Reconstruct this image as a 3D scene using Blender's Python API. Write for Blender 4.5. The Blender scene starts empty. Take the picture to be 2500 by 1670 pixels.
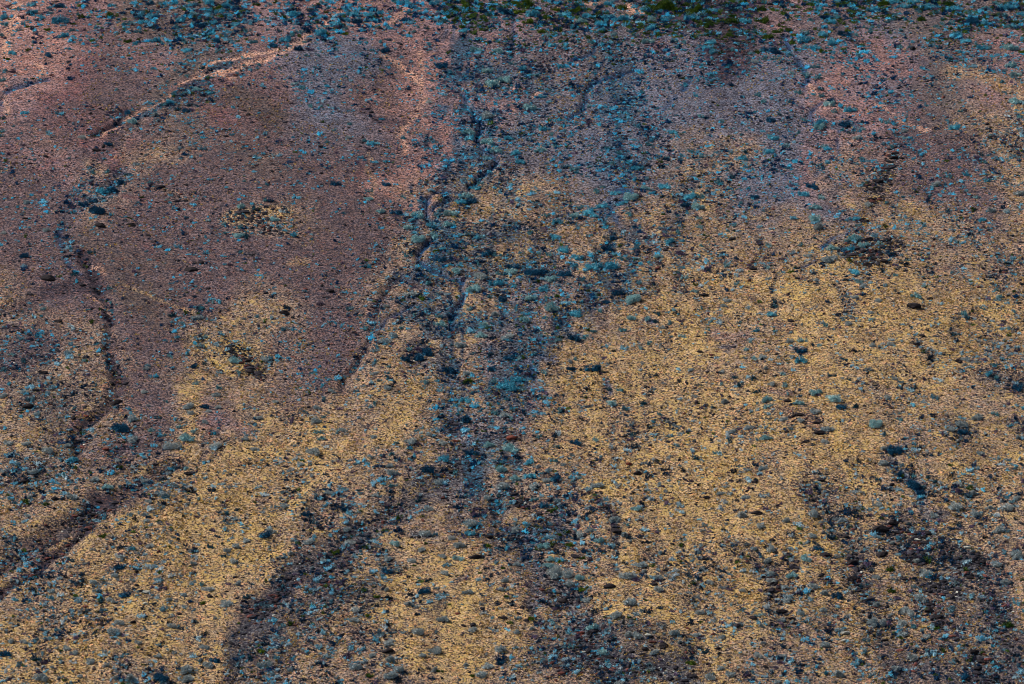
import bpy, math, random
import numpy as np
from mathutils import Vector

# ------------------------------------------------------------------ camera, world, sun, exposure
sc = bpy.context.scene
C = sc.collection
D0, PITCH, LENS, SENSOR = 600.0, math.radians(20), 200.0, 36.0
CAM = np.array([0.0, -D0 * math.cos(PITCH), D0 * math.sin(PITCH)])
cam = bpy.data.cameras.new('camera')
cam.lens = LENS; cam.sensor_width = SENSOR; cam.clip_start = 1.0; cam.clip_end = 20000.0
co = bpy.data.objects.new('camera', cam)
C.objects.link(co)
co.location = CAM
co.rotation_euler = (math.pi / 2 - PITCH, 0, 0)
sc.camera = co

SUN_EL = math.radians(41)
SUN_AZ = math.atan2(0.34, -0.85)          # where the sun stands, seen from above: behind the slope and to one side
sd = Vector((math.cos(SUN_EL) * math.cos(SUN_AZ), math.cos(SUN_EL) * math.sin(SUN_AZ), math.sin(SUN_EL)))
w = bpy.data.worlds.new('World'); sc.world = w; w.use_nodes = True
nt = w.node_tree; nt.nodes.clear()
sky = nt.nodes.new('ShaderNodeTexSky'); sky.sky_type = 'NISHITA'; sky.sun_disc = False
sky.sun_elevation = SUN_EL; sky.sun_rotation = math.pi / 2 - SUN_AZ
sky.air_density = 1.3; sky.dust_density = 0.4; sky.altitude = 900
bg = nt.nodes.new('ShaderNodeBackground'); bg.inputs[1].default_value = 0.047
wo = nt.nodes.new('ShaderNodeOutputWorld')
nt.links.new(sky.outputs[0], bg.inputs[0]); nt.links.new(bg.outputs[0], wo.inputs[0])
sl = bpy.data.lights.new('sun', 'SUN'); sl.energy = 5.0; sl.angle = math.radians(0.5); sl.color = (1.0, 0.95, 0.87)
so = bpy.data.objects.new('sun', sl); C.objects.link(so)
so.rotation_euler = (-sd).to_track_quat('-Z', 'Y').to_euler()
sc.view_settings.view_transform = 'Standard'; sc.view_settings.look = 'None'
sc.cycles.pixel_filter_type = 'BLACKMAN_HARRIS'; sc.cycles.filter_width = 0.9
sc.view_settings.exposure = 0.25; sc.view_settings.gamma = 1.0

RNG = np.random.default_rng(7)
random.seed(7)
W, H = 2500.0, 1670.0
CP, SP = math.cos(PITCH), math.sin(PITCH)

# ------------------------------------------------------------------ helpers: noise, colour, projection
def lin(c):
    c = np.asarray(c, float) / 255.0
    return np.where(c <= 0.04045, c / 12.92, ((c + 0.055) / 1.055) ** 2.4)

def _hash(ix, iy, s):
    n = (ix.astype(np.int64) * 374761393 + iy.astype(np.int64) * 668265263 + s * 1442695041) & 0x7fffffff
    n = (n ^ (n >> 13)) * 1274126177 & 0x7fffffff
    return ((n ^ (n >> 16)) & 0xffff) / 65535.0

def vnoise(x, y, s=0):
    x = np.asarray(x, float); y = np.asarray(y, float)
    ix = np.floor(x); iy = np.floor(y)
    fx = x - ix; fy = y - iy
    fx = fx * fx * (3 - 2 * fx); fy = fy * fy * (3 - 2 * fy)
    a = _hash(ix, iy, s); b = _hash(ix + 1, iy, s); c = _hash(ix, iy + 1, s); d = _hash(ix + 1, iy + 1, s)
    return (a * (1 - fx) + b * fx) * (1 - fy) + (c * (1 - fx) + d * fx) * fy

def fbm(x, y, s=0, o=4):
    r = 0; a = 1.0; t = 0
    for k in range(o):
        r = r + a * vnoise(x, y, s + 17 * k); t += a; a *= 0.5; x = x * 2.03 + 3.1; y = y * 2.03 + 1.7
    return r / t - 0.5                       # about -0.5 .. 0.5

def base_h(x, y):
    yc = np.clip(y, -100, 100)
    z = 0.11 * yc - 0.00055 * yc * yc
    z = z + np.where(y < -100, 0.22 * (y + 100), 0.0)
    z = z + 2.6 * fbm(x / 42 + 5, y / 60, 3, 2) + 1.0 * fbm(x / 13, y / 20, 9, 2)
    return z

def project(x, y, z):
    dx = x - CAM[0]; dy = y - CAM[1]; dz = z - CAM[2]
    f = dy * CP - dz * SP
    u = dx; v = dy * SP + dz * CP
    k = LENS / SENSOR * W
    return W / 2 + u / f * k, H / 2 - v / f * k

def unproject(px, py):
    px = np.asarray(px, float); py = np.asarray(py, float)
    k = LENS / SENSOR * W
    u = (px - W / 2) / k; v = (H / 2 - py) / k
    dx = u; dy = CP + v * SP; dz = -SP + v * CP
    lo = np.full(px.shape, 380.0); hi = np.full(px.shape, 1000.0)
    for _ in range(26):
        m = (lo + hi) / 2
        above = CAM[2] + m * dz > base_h(CAM[0] + m * dx, CAM[1] + m * dy)
        lo = np.where(above, m, lo); hi = np.where(above, hi, m)
    return CAM[0] + lo * dx, CAM[1] + lo * dy, lo

# ------------------------------------------------------------------ the map of the slope
# soil colour, grass cover, low shrubs, stones, how blue the shrubs are
KEY = {
 'P': ((152,116,108), .05, .40, .3, 1.0), 'p': ((134,107,106), .12, .60, .35, 1.0), 'M': ((108,89,88), .18, .75, .9, .85),
 'O': ((98,83,76), .14, .45, .55, .6),   'R': ((118,84,84), .10, .45, .5, .7),      'B': ((104,104,116), .20, 1.7, .5, 1.0),
 'b': ((112,106,112), .45, 2.6, .7, 1.0), 'Y': ((168,139,104), .95, .75, .5, .22),   'y': ((146,123,104), .78, 1.2, .65, .5),
 'k': ((122,102,90), .50, 3.0, 1.3, .35), 'd': ((108,96,90), .15, 1.5, .6, .9),      'G': ((104,94,96), .10, 1.4, .6, 1.1),
 'T': ((204,158,132), .03, .4, .4, 1.0),  'K': ((62,47,56), .05, 2.2, 2.2, .7),
 'q': ((74,79,86), .25, 3.6, 2.2, .5),
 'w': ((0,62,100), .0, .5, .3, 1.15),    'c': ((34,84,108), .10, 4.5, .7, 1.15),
}
GRID = [
 "PppOddpPPppppGddKKppGddGd",
 "PRMpdMpBBpPpbbBBBKBBpBddp",
 "pRMMdRMBBMPpbbBBBBBBPpMdy",
 "pMRyMOMMMPPybbBBBBBBppMMy",
 "MpyMMMMMMPyyyyByyyBBpyMMy",
 "MMOMMMyMMMyyyyyyyyyyByyyy",
 "MMMOMMMMMyyyyyyyyyyyyyyyy",
 "yMMOMMMMMyyyybyyYYYYYYYyY",
 "MyMMyyyMMyyybyyYYyyYYYYYY",
 "yyMyYyyMyyyybYYYYYYYYYYyy",
 "yyMyYpyYyYybyyYYYYYYYYyYy",
 "yyMyYyYYYyyyyyYYYYYYYYyyY",
 "yyyYYYYYyyybyyyYYYYYYYyYy",
 "yyYYYYYyyyyyyyyYYYYYYYyYy",
 "yYYYYYyyyYYYyyyYYYYYyyYky",
 "YYYYYYyyyYYYYyyYYYYYYykyy",
 "YYYyYYyyyyYYyyyyYYyyyykyk",
]
ORD = list(KEY)
IDX = np.array([[ORD.index(ch) for ch in row] for row in GRID])
TAB = np.array([list(lin(KEY[c][0])) + list(KEY[c][1:]) for c in ORD])          # rgb, grass, shrub, stone, teal

TILE = {'A': (0, 0), 'B': (833, 0), 'C': (1666, 0), 'D': (0, 556), 'E': (833, 556), 'F': (1666, 556),
        'G': (0, 1113), 'H': (833, 1113), 'I': (1666, 1113)}
TS = 2.815
# strokes: tile, points, width, letter, strength, (d grass, d shrub, d stone), carve depth
ST = [
 ('S', [(560,150),(480,205),(420,245),(330,285)], 18, 'c', .7, (0,3.0,0), .3), ('S', [(310,300),(260,360),(235,430),(180,480),(155,540),(160,610)], 40, 'q', .35, (0,2.2,.3), .2),
 ('S', [(30,880),(150,1000),(100,1150)], 140, 'k', .35, (0,1.3,.6), 0), ('S', [(1280,650),(1200,800),(1180,950)], 190, 'c', .7, (0,5.0,.4), 0), ('S', [(1560,560),(1400,760),(1290,880)], 40, 'c', .5, (0,2.0,.3), .2), ('S', [(1700,420),(1640,560),(1580,700)], 36, 'c', .4, (0,1.6,.3), .1), ('S', [(1850,330),(1980,300),(2040,450)], 60, 'B', .4, (0,1.2,.3), 0),
 ('S', [(1130,60),(1150,300),(1090,420),(1060,530),(1040,640),(1100,770),(1110,870),(1110,1000),(1150,1120),(1230,1250),(1290,1330)], 150, 'c', .9, (-.1,5.5,.6), 0),
 ('S', [(1490,130),(1520,300),(1530,480),(1500,620),(1450,740),(1320,840),(1220,940)], 110, 'c', .85, (0,5.0,.5), 0),
 ('S', [(1240,200),(1330,330),(1200,420)], 160, 'b', .5, (0,2.4,.3), 0), ('S', [(1180,600),(1300,680),(1250,760)], 140, 'c', .6, (0,4.0,.3), 0),
 ('S', [(1150,1120),(980,1240),(740,1390),(620,1500),(570,1650)], 70, 'k', .75, (-.2,2.4,1.6), .5),
 ('S', [(1240,1300),(1380,1480),(1500,1660)], 80, 'k', .75, (-.2,2.2,1.6), .4),
 ('S', [(1350,1600),(1500,1580),(1650,1620)], 130, 'k', .6, (-.1,1.6,1.5), 0), ('S', [(1990,1180),(2080,1320),(2130,1480),(2200,1640)], 80, 'k', .5, (-.1,1.6,1.6), .3), ('S', [(2200,1300),(2330,1400),(2420,1500),(2400,1650)], 120, 'k', .55, (-.1,1.8,1.5), .2), ('S', [(1780,1320),(1880,1400),(1900,1520)], 50, 'k', .5, (0,1.2,1.4), .2),
 ('S', [(1000,60),(1500,110),(2000,140),(2500,130)], 130, 'p', .1, (0,.3,.1), 0), ('S', [(200,30),(900,30)], 90, 'p', .1, (0,.2,.1), 0),
 ('S', [(1100,20),(1500,20),(2000,30),(2500,30)], 60, 'G', .5, (0,1.0,.3), 0), ('S', [(1330,60),(1600,50),(1900,90),(1950,130)], 60, 'G', .5, (0,2.0,.3), 0),
 ('S', [(350,30),(480,100),(560,60)], 100, 'G', .3, (0,1.2,.2), 0), ('S', [(700,50),(1000,30)], 80, 'p', .3, (0,1.2,.2), 0),
 ('A', [(2340,80),(2200,190),(2080,270),(1960,335),(1850,385),(1700,430),(1600,470),(1450,510),(1330,545)], 34, 'T', .8, (0,-.2,0), .25),
 ('A', [(1900,330),(1700,370),(1560,400),(1440,450),(1330,510)], 18, 'T', .8, (0,-.2,0), .1),
 ('A', [(1640,525),(1480,515),(1240,572)], 16, 'T', .8, (0,0,0), .1),
 ('A', [(1180,640),(1060,735),(980,760),(860,820),(760,900),(560,950)], 16, 'T', .7, (0,0,0), .2),
 ('A', [(95,0),(90,130),(60,280),(50,400)], 70, 'T', .6, (0,0,0), .1),
 ('A', [(240,430),(295,490),(230,560)], 14, 'T', .8, (0,0,0), .1),
 ('A', [(340,540),(200,570),(120,590),(50,640),(20,700)], 40, 'b', .8, (0,.5,0), .4),
 ('A', [(40,660),(60,720),(60,780)], 30, 'T', .6, (0,0,0), .1),
 ('A', [(850,760),(810,840),(740,880),(640,925)], 34, 'K', .85, (0,.6,.5), .6),
 ('A', [(1420,620),(1280,690),(1160,740)], 130, 'k', .45, (.2,2.6,.6), .3),
 ('A', [(1000,830),(900,860),(840,1000),(850,1100)], 60, 'y', .4, (.2,.6,.4), .2),
 ('A', [(860,1180),(780,1290),(640,1370),(540,1420)], 100, 'b', .5, (.2,3.2,.6), .4),
 ('A', [(600,1120),(700,1170)], 90, 'y', .6, (.5,.5,0), 0),
 ('A', [(560,890),(600,900),(640,900)], 40, 'R', .9, (0,0,0), 0), ('A', [(570,980),(620,990)], 34, 'R', .9, (0,0,0), 0),
 ('A', [(210,1180),(280,1150),(400,1100)], 26, 'R', .8, (0,0,0), 0), ('A', [(850,1340),(900,1370),(1030,1395)], 50, 'R', .8, (0,0,0), 0),
 ('A', [(270,650),(300,640)], 60, 'R', .8, (0,0,0), 0), ('A', [(40,1000),(100,1010)], 60, 'R', .6, (0,0,0), 0),
 ('A', [(620,250),(760,220)], 90, 'R', .5, (0,0,0), 0), ('A', [(640,210),(780,190)], 40, 'B', .8, (0,0,0), 0),
 ('A', [(1600,640),(1780,720),(1920,830)], 150, 'O', .9, (0,-.3,0), 0), ('A', [(1560,740),(1640,870)], 60, 'R', .35, (0,0,0), 0),
 ('A', [(1600,1500),(1780,1450),(1980,1440)], 130, 'Y', .9, (.3,2.2,4), 0),
 ('A', [(1740,1150),(1820,1080),(1900,1070)], 50, 'y', .5, (.3,.5,2), 0), ('A', [(1060,1290),(1200,1340),(1280,1380)], 45, 'y', .5, (.3,.5,1.8), 0),
 ('A', [(100,560),(200,550)], 60, 'b', .3, (0,.6,0), 0),
 ('A', [(1550,60),(1700,100),(1500,120)], 160, 'G', .5, (0,.8,0), 0),
 ('A', [(1850,310),(2060,230),(2330,160)], 60, 'P', .3, (0,1.0,.3), 0),
 # B
 ('B', [(850,655),(870,760),(950,830),(965,880),(925,930),(960,1000),(1060,1060),(1090,1090),(1060,1130),(980,1190),(900,1260),(865,1285)], 36, 'b', 1, (-.2,-1.0,-.3), 1.0),
 ('B', [(800,730),(900,745),(1000,800)], 90, 'b', .8, (0,1.2,0), .4),
 ('B', [(790,1300),(700,1295),(610,1320),(575,1360),(568,1430),(590,1475),(625,1425),(700,1390),(780,1360)], 30, 'b', 1, (-.2,-.8,-.3), .8),
 ('B', [(590,1475),(610,1520),(650,1567)], 60, 'b', 1, (-.2,0,0), .8),
 ('B', [(1210,80),(1180,180),(1210,235),(1150,320)], 26, 'b', .8, (0,0,0), .4), ('B', [(1400,60),(1380,150),(1340,200)], 22, 'B', .9, (0,-.5,0), .3),
 ('B', [(1820,180),(1790,270),(1720,360),(1640,420)], 22, 'b', .9, (0,0,0), .4),
 ('B', [(2010,470),(1900,535),(1770,560),(1690,620),(1660,700),(1640,770),(1560,830)], 32, 'b', 1, (0,.2,0), .6),
 ('B', [(2300,660),(2220,760)], 30, 'b', .6, (0,0,0), .2),
 ('B', [(275,370),(330,420),(480,520),(550,570),(555,700),(520,780),(430,880),(420,960),(450,1050)], 40, 'T', .6, (0,-.2,.3), .2),
 ('B', [(545,350),(545,560)], 30, 'T', .65, (0,-.2,.3), .2), ('B', [(640,480),(700,600),(760,640)], 80, 'P', .6, (0,0,0), 0),
 ('B', [(1140,640),(1190,580)], 14, 'T', .6, (0,0,0), 0), ('B', [(1300,665),(1380,640)], 12, 'T', .6, (0,0,0), 0),
 ('B', [(150,770),(240,830),(400,830)], 50, 'K', .5, (0,.3,.8), 0), ('B', [(120,1060),(140,1150),(120,1200)], 44, 'R', .85, (0,0,0), 0),
 ('B', [(180,1040),(170,1150),(230,1250),(200,1340)], 24, 'Y', .6, (.5,0,.3), 0),
 ('B', [(870,1340),(890,1440)], 90, 'k', .8, (0,2.5,1.5), .2), ('B', [(380,1420),(430,1480)], 110, 'k', .4, (0,2.2,1), 0),
 ('B', [(1150,960),(1200,1060)], 120, 'b', .4, (0,1.8,.4), 0), ('B', [(790,960),(830,1140)], 70, 'b', .7, (0,1.2,0), .2),
 ('B', [(1990,1040),(2060,1180)], 110, 'b', .35, (.2,1.8,.3), 0), ('B', [(1920,1310),(2010,1330),(1900,1400)], 46, 'b', .9, (0,.5,0), .3),
 ('B', [(1850,1430),(1930,1540)], 34, 'b', .7, (0,0,0), .3),
 ('B', [(1420,1560),(1500,1500),(1560,1530)], 60, 'b', .6, (0,1.2,0), 0),
 ('B', [(1960,60),(2060,90),(2110,60)], 50, 'T', 1, (0,-.5,0), 0), ('B', [(1640,10),(1760,20)], 40, 'T', .7, (0,0,0), 0),
 ('B', [(2120,40),(2330,150)], 120, 'K', .8, (0,.2,0), 0), ('B', [(2200,30),(2330,60)], 70, 'G', .7, (0,1.5,0), 0),
 ('B', [(780,40),(880,60)], 90, 'O', .6, (0,.3,0), 0),  ('B', [(600,230),(740,260)], 90, 'R', .35, (0,0,0), 0),
 ('B', [(0,130),(120,170),(330,150),(450,60)], 50, 'T', .4, (0,.2,0), 0), ('B', [(2130,310),(2200,330)], 60, 'R', .6, (0,0,0), 0),
 # C
 ('C', [(0,60),(120,110),(280,120)], 130, 'K', .95, (0,.2,0), 0), ('C', [(420,280),(400,400)], 80, 'R', .5, (0,.2,.3), 0),
 ('C', [(700,250),(770,380),(850,450),(870,530),(850,600)], 42, 'b', .9, (0,.6,0), .5), ('C', [(1330,520),(1310,600),(1330,700)], 24, 'B', .9, (0,-.3,0), .3),
 ('C', [(950,700),(920,740),(880,840)], 28, 'b', .9, (0,0,0), .3), ('C', [(1070,900),(1075,1060)], 22, 'b', .8, (0,0,0), .2),
 ('C', [(970,1130),(900,1200)], 30, 'B', .9, (0,0,0), .2), ('C', [(60,540),(0,620)], 40, 'b', .9, (0,0,0), .3),
 ('C', [(1080,830),(1160,860)], 130, 'b', .8, (0,1.6,.2), .3), ('C', [(300,900),(200,950),(60,985)], 40, 'B', .7, (-.2,-.8,-.3), 0),
 ('C', [(1400,1070),(1500,1080)], 60, 'y', .6, (.6,.4,5), 0), ('C', [(1420,1120),(1370,1170)], 80, 'y', .6, (.6,.4,5), 0),
 ('C', [(1370,1230),(1300,1290)], 100, 'k', .6, (.3,1.2,8), 0), ('C', [(1310,1370),(1270,1400)], 90, 'k', .6, (.5,1.2,7), 0),
 ('C', [(1240,1470),(1250,1540)], 60, 'K', .6, (.5,.5,3.5), 0), ('C', [(1440,1200),(1390,1300)], 60, 'y', .6, (.6,.3,2.2), 0),
 ('C', [(1860,500),(2000,510),(2150,560),(2280,640),(2340,760)], 110, 'Y', .6, (.3,0,0), 0),
 ('C', [(1310,700),(1430,760),(1500,830),(1660,900),(1850,860)], 30, 'T', .5, (0,0,0), .2), ('C', [(900,600),(940,660)], 20, 'T', .7, (0,0,0), 0),
 ('C', [(1440,960),(1520,1000),(1600,1040)], 26, 'K', .6, (0,0,1), .1), ('C', [(1150,380),(1000,540),(1100,560)], 90, 'P', .5, (0,0,0), 0),
 ('C', [(2000,1100),(2020,1160)], 50, 'B', .8, (0,0,0), 0), ('C', [(1870,60),(1960,240)], 60, 'G', .5, (0,.6,0), 0),
 ('C', [(1760,210),(1840,230)], 90, 'O', .6, (0,0,0), 0), ('C', [(700,1180),(860,1160)], 60, 'M', .4, (0,0,0), 0),
 ('C', [(450,1480),(540,1520),(620,1450)], 60, 'Y', .5, (.4,.3,4), 0), ('C', [(0,1360),(60,1400),(30,1430)], 50, 'b', 1, (0,.5,0), .3),
 ('C', [(0,1200),(120,1230),(40,1280)], 50, 'B', .7, (0,0,0), 0), ('C', [(1880,1440),(1900,1440)], 40, 'R', .6, (0,0,1), 0),
 # D
 ('D', [(560,180),(620,260),(640,350),(700,430),(740,520),(770,640)], 84, 'K', .7, (-.1,1.3,1.8), .6),
 ('D', [(640,250),(700,300)], 30, 'T', .7, (0,0,.5), 0), ('D', [(620,460),(700,520),(760,580)], 26, 'T', .75, (0,0,.5), 0), ('D', [(700,830),(780,850)], 40, 'T', .6, (0,0,.5), 0),
 ('D', [(730,1090),(760,1120)], 36, 'T', .6, (0,0,.5), 0), ('D', [(740,900),(770,960)], 36, 'R', .7, (0,0,.5), 0),
 ('D', [(770,640),(760,760),(750,860),(810,1000),(800,1120),(740,1240),(620,1320),(520,1420),(560,1567)], 84, 'K', .6, (-.1,1.3,1.6), .6),
 ('D', [(800,1020),(840,1090)], 80, 'K', .8, (0,.3,2), .2),
 ('D', [(0,580),(200,510),(400,440),(560,400)], 100, 'K', .4, (-.2,.9,1.2), .4), ('D', [(600,440),(720,440)], 90, 'K', .6, (0,.5,1), 0),
 ('D', [(130,680),(200,730),(260,760)], 50, 'K', .6, (0,.5,1.8), 0), ('D', [(430,200),(480,260),(560,320)], 26, 'b', .8, (0,0,0), .3),
 ('D', [(415,0),(400,130)], 34, 'b', .8, (0,.8,0), .3), ('D', [(880,340),(940,420)], 44, 'K', .5, (0,.2,0), .2),
 ('D', [(820,370),(950,435),(1100,490),(1200,545),(1350,600),(1410,700),(1420,830),(1440,900),(1530,970),(1590,1010)], 22, 'Y', .85, (.6,0,0), .25),
 ('D', [(1090,510),(1200,570),(1300,610)], 40, 'M', .7, (0,.4,.2), 0), ('D', [(1360,560),(1380,700),(1370,800)], 60, 'k', .4, (0,1.4,.4), 0),
 ('D', [(1560,820),(1700,900),(1840,880)], 230, 'Y', .6, (.3,.3,.5), 0), ('D', [(1580,850),(1680,900),(1720,960),(1790,1010)], 90, 'k', .7, (.2,1.5,9), 0),
 ('D', [(1830,900),(1850,930)], 50, 'k', .6, (.2,1,6), 0), ('D', [(1600,850),(1640,850)], 50, 'k', .7, (.2,1,6), 0),
 ('D', [(1640,160),(1760,170)], 40, 'k', .5, (.5,.3,4), 0), ('D', [(1560,20),(1780,30),(1960,30)], 70, 'y', .6, (.4,1.2,4), 0),
 ('D', [(2000,240),(2100,230)], 50, 'Y', .5, (.5,.3,0), 0), ('D', [(1000,120),(1060,200)], 70, 'R', .7, (0,0,0), 0), ('D', [(780,200),(1200,240)], 120, 'O', .35, (0,0,0), 0),
 ('D', [(1380,1350),(1500,1300),(1700,1400)], 90, 'p', .7, (-.4,-.2,0), 0), ('D', [(560,1260),(500,1350)], 60, 'R', .7, (0,.2,.5), 0),
 ('D', [(900,1250),(960,1300)], 70, 'Y', .5, (.3,0,0), 0),
 # E
 ('E', [(640,60),(560,130),(525,180),(560,240),(640,290),(730,340),(840,365),(845,440),(800,520),(770,610),(755,700)], 44, 'b', 1, (-.2,-.2,0), .9),
 ('E', [(400,320),(330,420),(270,520),(220,640),(200,750),(150,850),(100,950),(20,1040),(0,1130)], 40, 'K', .7, (-.1,1,.6), .5),
 ('E', [(500,540),(360,610),(260,680)], 26, 'b', .8, (0,.8,0), .4), ('E', [(520,800),(600,840),(500,890)], 120, 'k', .7, (0,3.4,1.2), .3),
 ('E', [(1130,260),(1300,300),(1450,310),(1560,290)], 60, 'b', .75, (0,2.6,1.6), .3), ('E', [(1880,60),(1800,150),(1730,220)], 60, 'b', .9, (0,1.6,.4), .4),
 ('E', [(1860,430),(1940,430)], 70, 'b', .9, (0,1.5,.4), .3), ('E', [(1820,500),(1700,570)], 30, 'B', 1, (0,0,0), .2), ('E', [(1320,500),(1380,510)], 60, 'b', .9, (0,.8,0), .2),
 ('E', [(1560,740),(1650,750)], 80, 'b', .6, (0,2,.6), 0), ('E', [(1120,860),(1200,910)], 90, 'b', .6, (0,2.6,.5), 0), ('E', [(1000,1060),(1230,1080)], 130, 'b', .6, (0,2.6,.4), .2),
 ('E', [(1300,900),(1320,1060)], 34, 'b', .8, (-.3,0,0), .3), ('E', [(1240,910),(1340,890),(1460,900)], 60, 'B', .9, (-.4,-.4,-.2), 0), ('E', [(1340,740),(1400,800)], 40, 'b', .8, (0,.3,0), .2),
 ('E', [(1820,1040),(1840,1130)], 46, 'b', .8, (0,1,1), .1), ('E', [(830,1140),(870,1240),(880,1330)], 120, 'b', .6, (0,1.2,.5), .3), ('E', [(1100,1200),(1040,1330)], 110, 'b', .6, (0,1.2,.5), .2),
 ('E', [(760,1350),(830,1450),(870,1540)], 120, 'K', .4, (0,1.5,1.4), .5), ('E', [(690,1390),(760,1470),(820,1510)], 40, 'R', .7, (0,0,.4), .2), ('E', [(70,1500),(140,1430)], 60, 'R', .5, (0,0,0), 0),
 ('E', [(180,1380),(220,1350)], 30, 'K', .5, (0,0,.5), .1), ('E', [(2090,630),(2160,660)], 44, 'b', .9, (0,.6,0), 0), ('E', [(1120,1410),(1220,1440)], 60, 'K', .5, (0,.2,2), 0),
 ('E', [(980,150),(1040,190)], 50, 'k', .7, (0,1,1), 0), ('E', [(660,560),(700,620)], 60, 'b', .6, (0,1.5,0), .2), ('E', [(1500,1190),(1440,1210),(1280,1180)], 24, 'P', .7, (0,0,0), .1),
 ('E', [(1340,560),(1320,720)], 130, 'b', .45, (0,1.4,.3), .1), ('E', [(1640,460),(1720,520)], 70, 'B', .6, (0,.8,0), .1), ('E', [(1740,300),(1800,280)], 80, 'b', .6, (0,1,.2), 0),
 ('E', [(700,1040),(830,1080)], 60, 'B', .8, (-.2,.3,0), 0), ('E', [(560,1460),(480,1500)], 90, 'k', .5, (0,1.4,.4), 0),
 # F
 ('F', [(1050,50),(970,130),(940,150)], 34, 'b', 1, (-.3,0,0), .3), ('F', [(930,220),(860,260),(790,280)], 22, 'b', 1, (-.3,-.3,0), .3),
 ('F', [(1120,130),(1250,140),(1440,130)], 110, 'k', .6, (.2,1.6,9), .2), ('F', [(1180,230),(1380,220)], 80, 'k', .4, (.3,.6,4), 0), ('F', [(1060,60),(1150,20)], 60, 'B', .7, (0,0,0), 0),
 ('F', [(515,90),(530,200),(495,260)], 36, 'k', .8, (.2,.6,3), .1), ('F', [(760,260),(650,310),(640,400),(640,530)], 40, 'k', .5, (0,1,1.5), .2), ('F', [(470,480),(560,550)], 12, 'K', .9, (0,0,1), .1),
 ('F', [(790,345),(850,350),(885,385)], 10, 'K', 1, (0,0,2), .1), ('F', [(2345,95),(2260,60)], 22, 'K', .9, (0,0,2), .2), ('F', [(2120,990),(2250,1060),(2300,1100)], 110, 'k', .5, (0,1.6,.6), 0),
 ('F', [(1830,850),(1900,920)], 18, 'K', .9, (0,0,3), .1), ('F', [(340,1020),(400,1090)], 40, 'k', .5, (0,1.4,.8), 0), ('F', [(1060,1230),(1120,1220)], 50, 'b', .8, (0,1.8,.5), 0),
 ('F', [(250,830),(380,800)], 26, 'B', .8, (-.4,-.2,0), .2), ('F', [(250,740),(420,740)], 90, 'p', .5, (-.3,-.2,0), 0), ('F', [(640,690),(760,660),(720,720)], 70, 'R', .3, (-.2,0,.5), 0),
 ('F', [(560,1110),(760,1130)], 50, 'p', .5, (-.2,0,.5), 0), ('F', [(700,1250),(860,1270),(950,1380)], 90, 'R', .3, (0,.2,2.4), 0), ('F', [(1800,120),(1900,120)], 90, 'M', .6, (0,.2,0), 0),
 ('F', [(1880,620),(1860,720),(1880,760)], 50, 'k', .4, (0,1,.6), 0), ('F', [(1880,1380),(1960,1420),(1900,1480)], 130, 'k', .6, (0,2,.8), 0), ('F', [(1440,1520),(1520,1520)], 90, 'b', .7, (0,2,.5), 0),
 ('F', [(2280,1350),(2340,1400)], 100, 'k', .5, (0,1.5,.6), 0), ('F', [(2040,980),(2080,1040)], 60, 'k', .4, (0,1,.6), 0), ('F', [(760,830),(830,850)], 40, 'b', .6, (0,1,0), 0), ('F', [(1300,1090),(1330,1160)], 60, 'B', .4, (0,.4,0), 0),
 ('F', [(540,0),(600,60),(700,40)], 60, 'B', .35, (0,.4,0), 0),
 # G
 ('G', [(1260,50),(1100,110),(960,200),(820,280),(700,340)], 110, 'K', .6, (-.3,1.5,1.8), .6), ('G', [(700,340),(500,450),(330,540),(180,640),(0,760)], 160, 'K', .6, (-.3,1.8,3.2), .8),
 ('G', [(600,380),(440,520)], 90, 'k', .5, (0,2,3), 0), ('G', [(650,470),(420,660),(200,830),(0,960)], 60, 'K', .9, (-.3,.7,3), .5), ('G', [(520,560),(200,760)], 34, 'R', .5, (0,0,.5), 0),
 ('G', [(2340,720),(2200,820),(2000,900),(1820,1020),(1700,1130)], 130, 'K', .5, (-.2,1.8,1.5), .4), ('G', [(1700,1130),(1620,1230),(1560,1330),(1640,1420)], 110, 'k', .8, (-.2,2.2,1.5), .3),
 ('G', [(2340,900),(2000,1050),(1900,1250),(1850,1500)], 300, 'k', .45, (-.1,1.0,.6), 0), ('G', [(1000,1500),(1140,1520)], 100, 'k', .8, (0,2.6,2), 0), ('G', [(1540,340),(1570,440)], 60, 'k', .6, (0,1.5,1), .1),
 ('G', [(1700,400),(1680,500)], 40, 'k', .3, (0,.8,.5), 0), ('G', [(760,740),(900,760)], 60, 'M', .5, (-.3,.2,.4), 0), ('G', [(940,930),(1040,950)], 50, 'k', .4, (0,.8,2.5), 0),
 ('G', [(0,520),(90,560),(60,640)], 60, 'k', .5, (0,1.5,.6), 0), ('G', [(60,60),(160,30),(260,80)], 60, 'k', .4, (0,1.2,1.6), 0), ('G', [(0,210),(120,160)], 50, 'k', .5, (0,1.2,1.6), 0),
 ('G', [(1760,300),(1840,310)], 60, 'R', .4, (0,0,.5), 0), ('G', [(800,0),(860,130)], 120, 'K', .4, (0,1,1.2), .2),
 # H
 ('H', [(760,0),(860,60),(920,180),(1020,260),(1090,420),(1080,520)], 120, 'b', .6, (-.2,1.2,.8), .5), ('H', [(1220,300),(1400,440)], 130, 'K', .55, (-.1,1.2,4), .2),
 ('H', [(1790,300),(1870,400),(1890,520),(1880,640),(1900,780)], 90, 'k', .6, (-.2,1.2,2), .2), ('H', [(600,60),(500,140),(450,240)], 110, 'b', .55, (0,1.8,.5), .2), ('H', [(1450,140),(1500,150)], 70, 'K', .7, (0,.5,2), 0),
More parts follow.
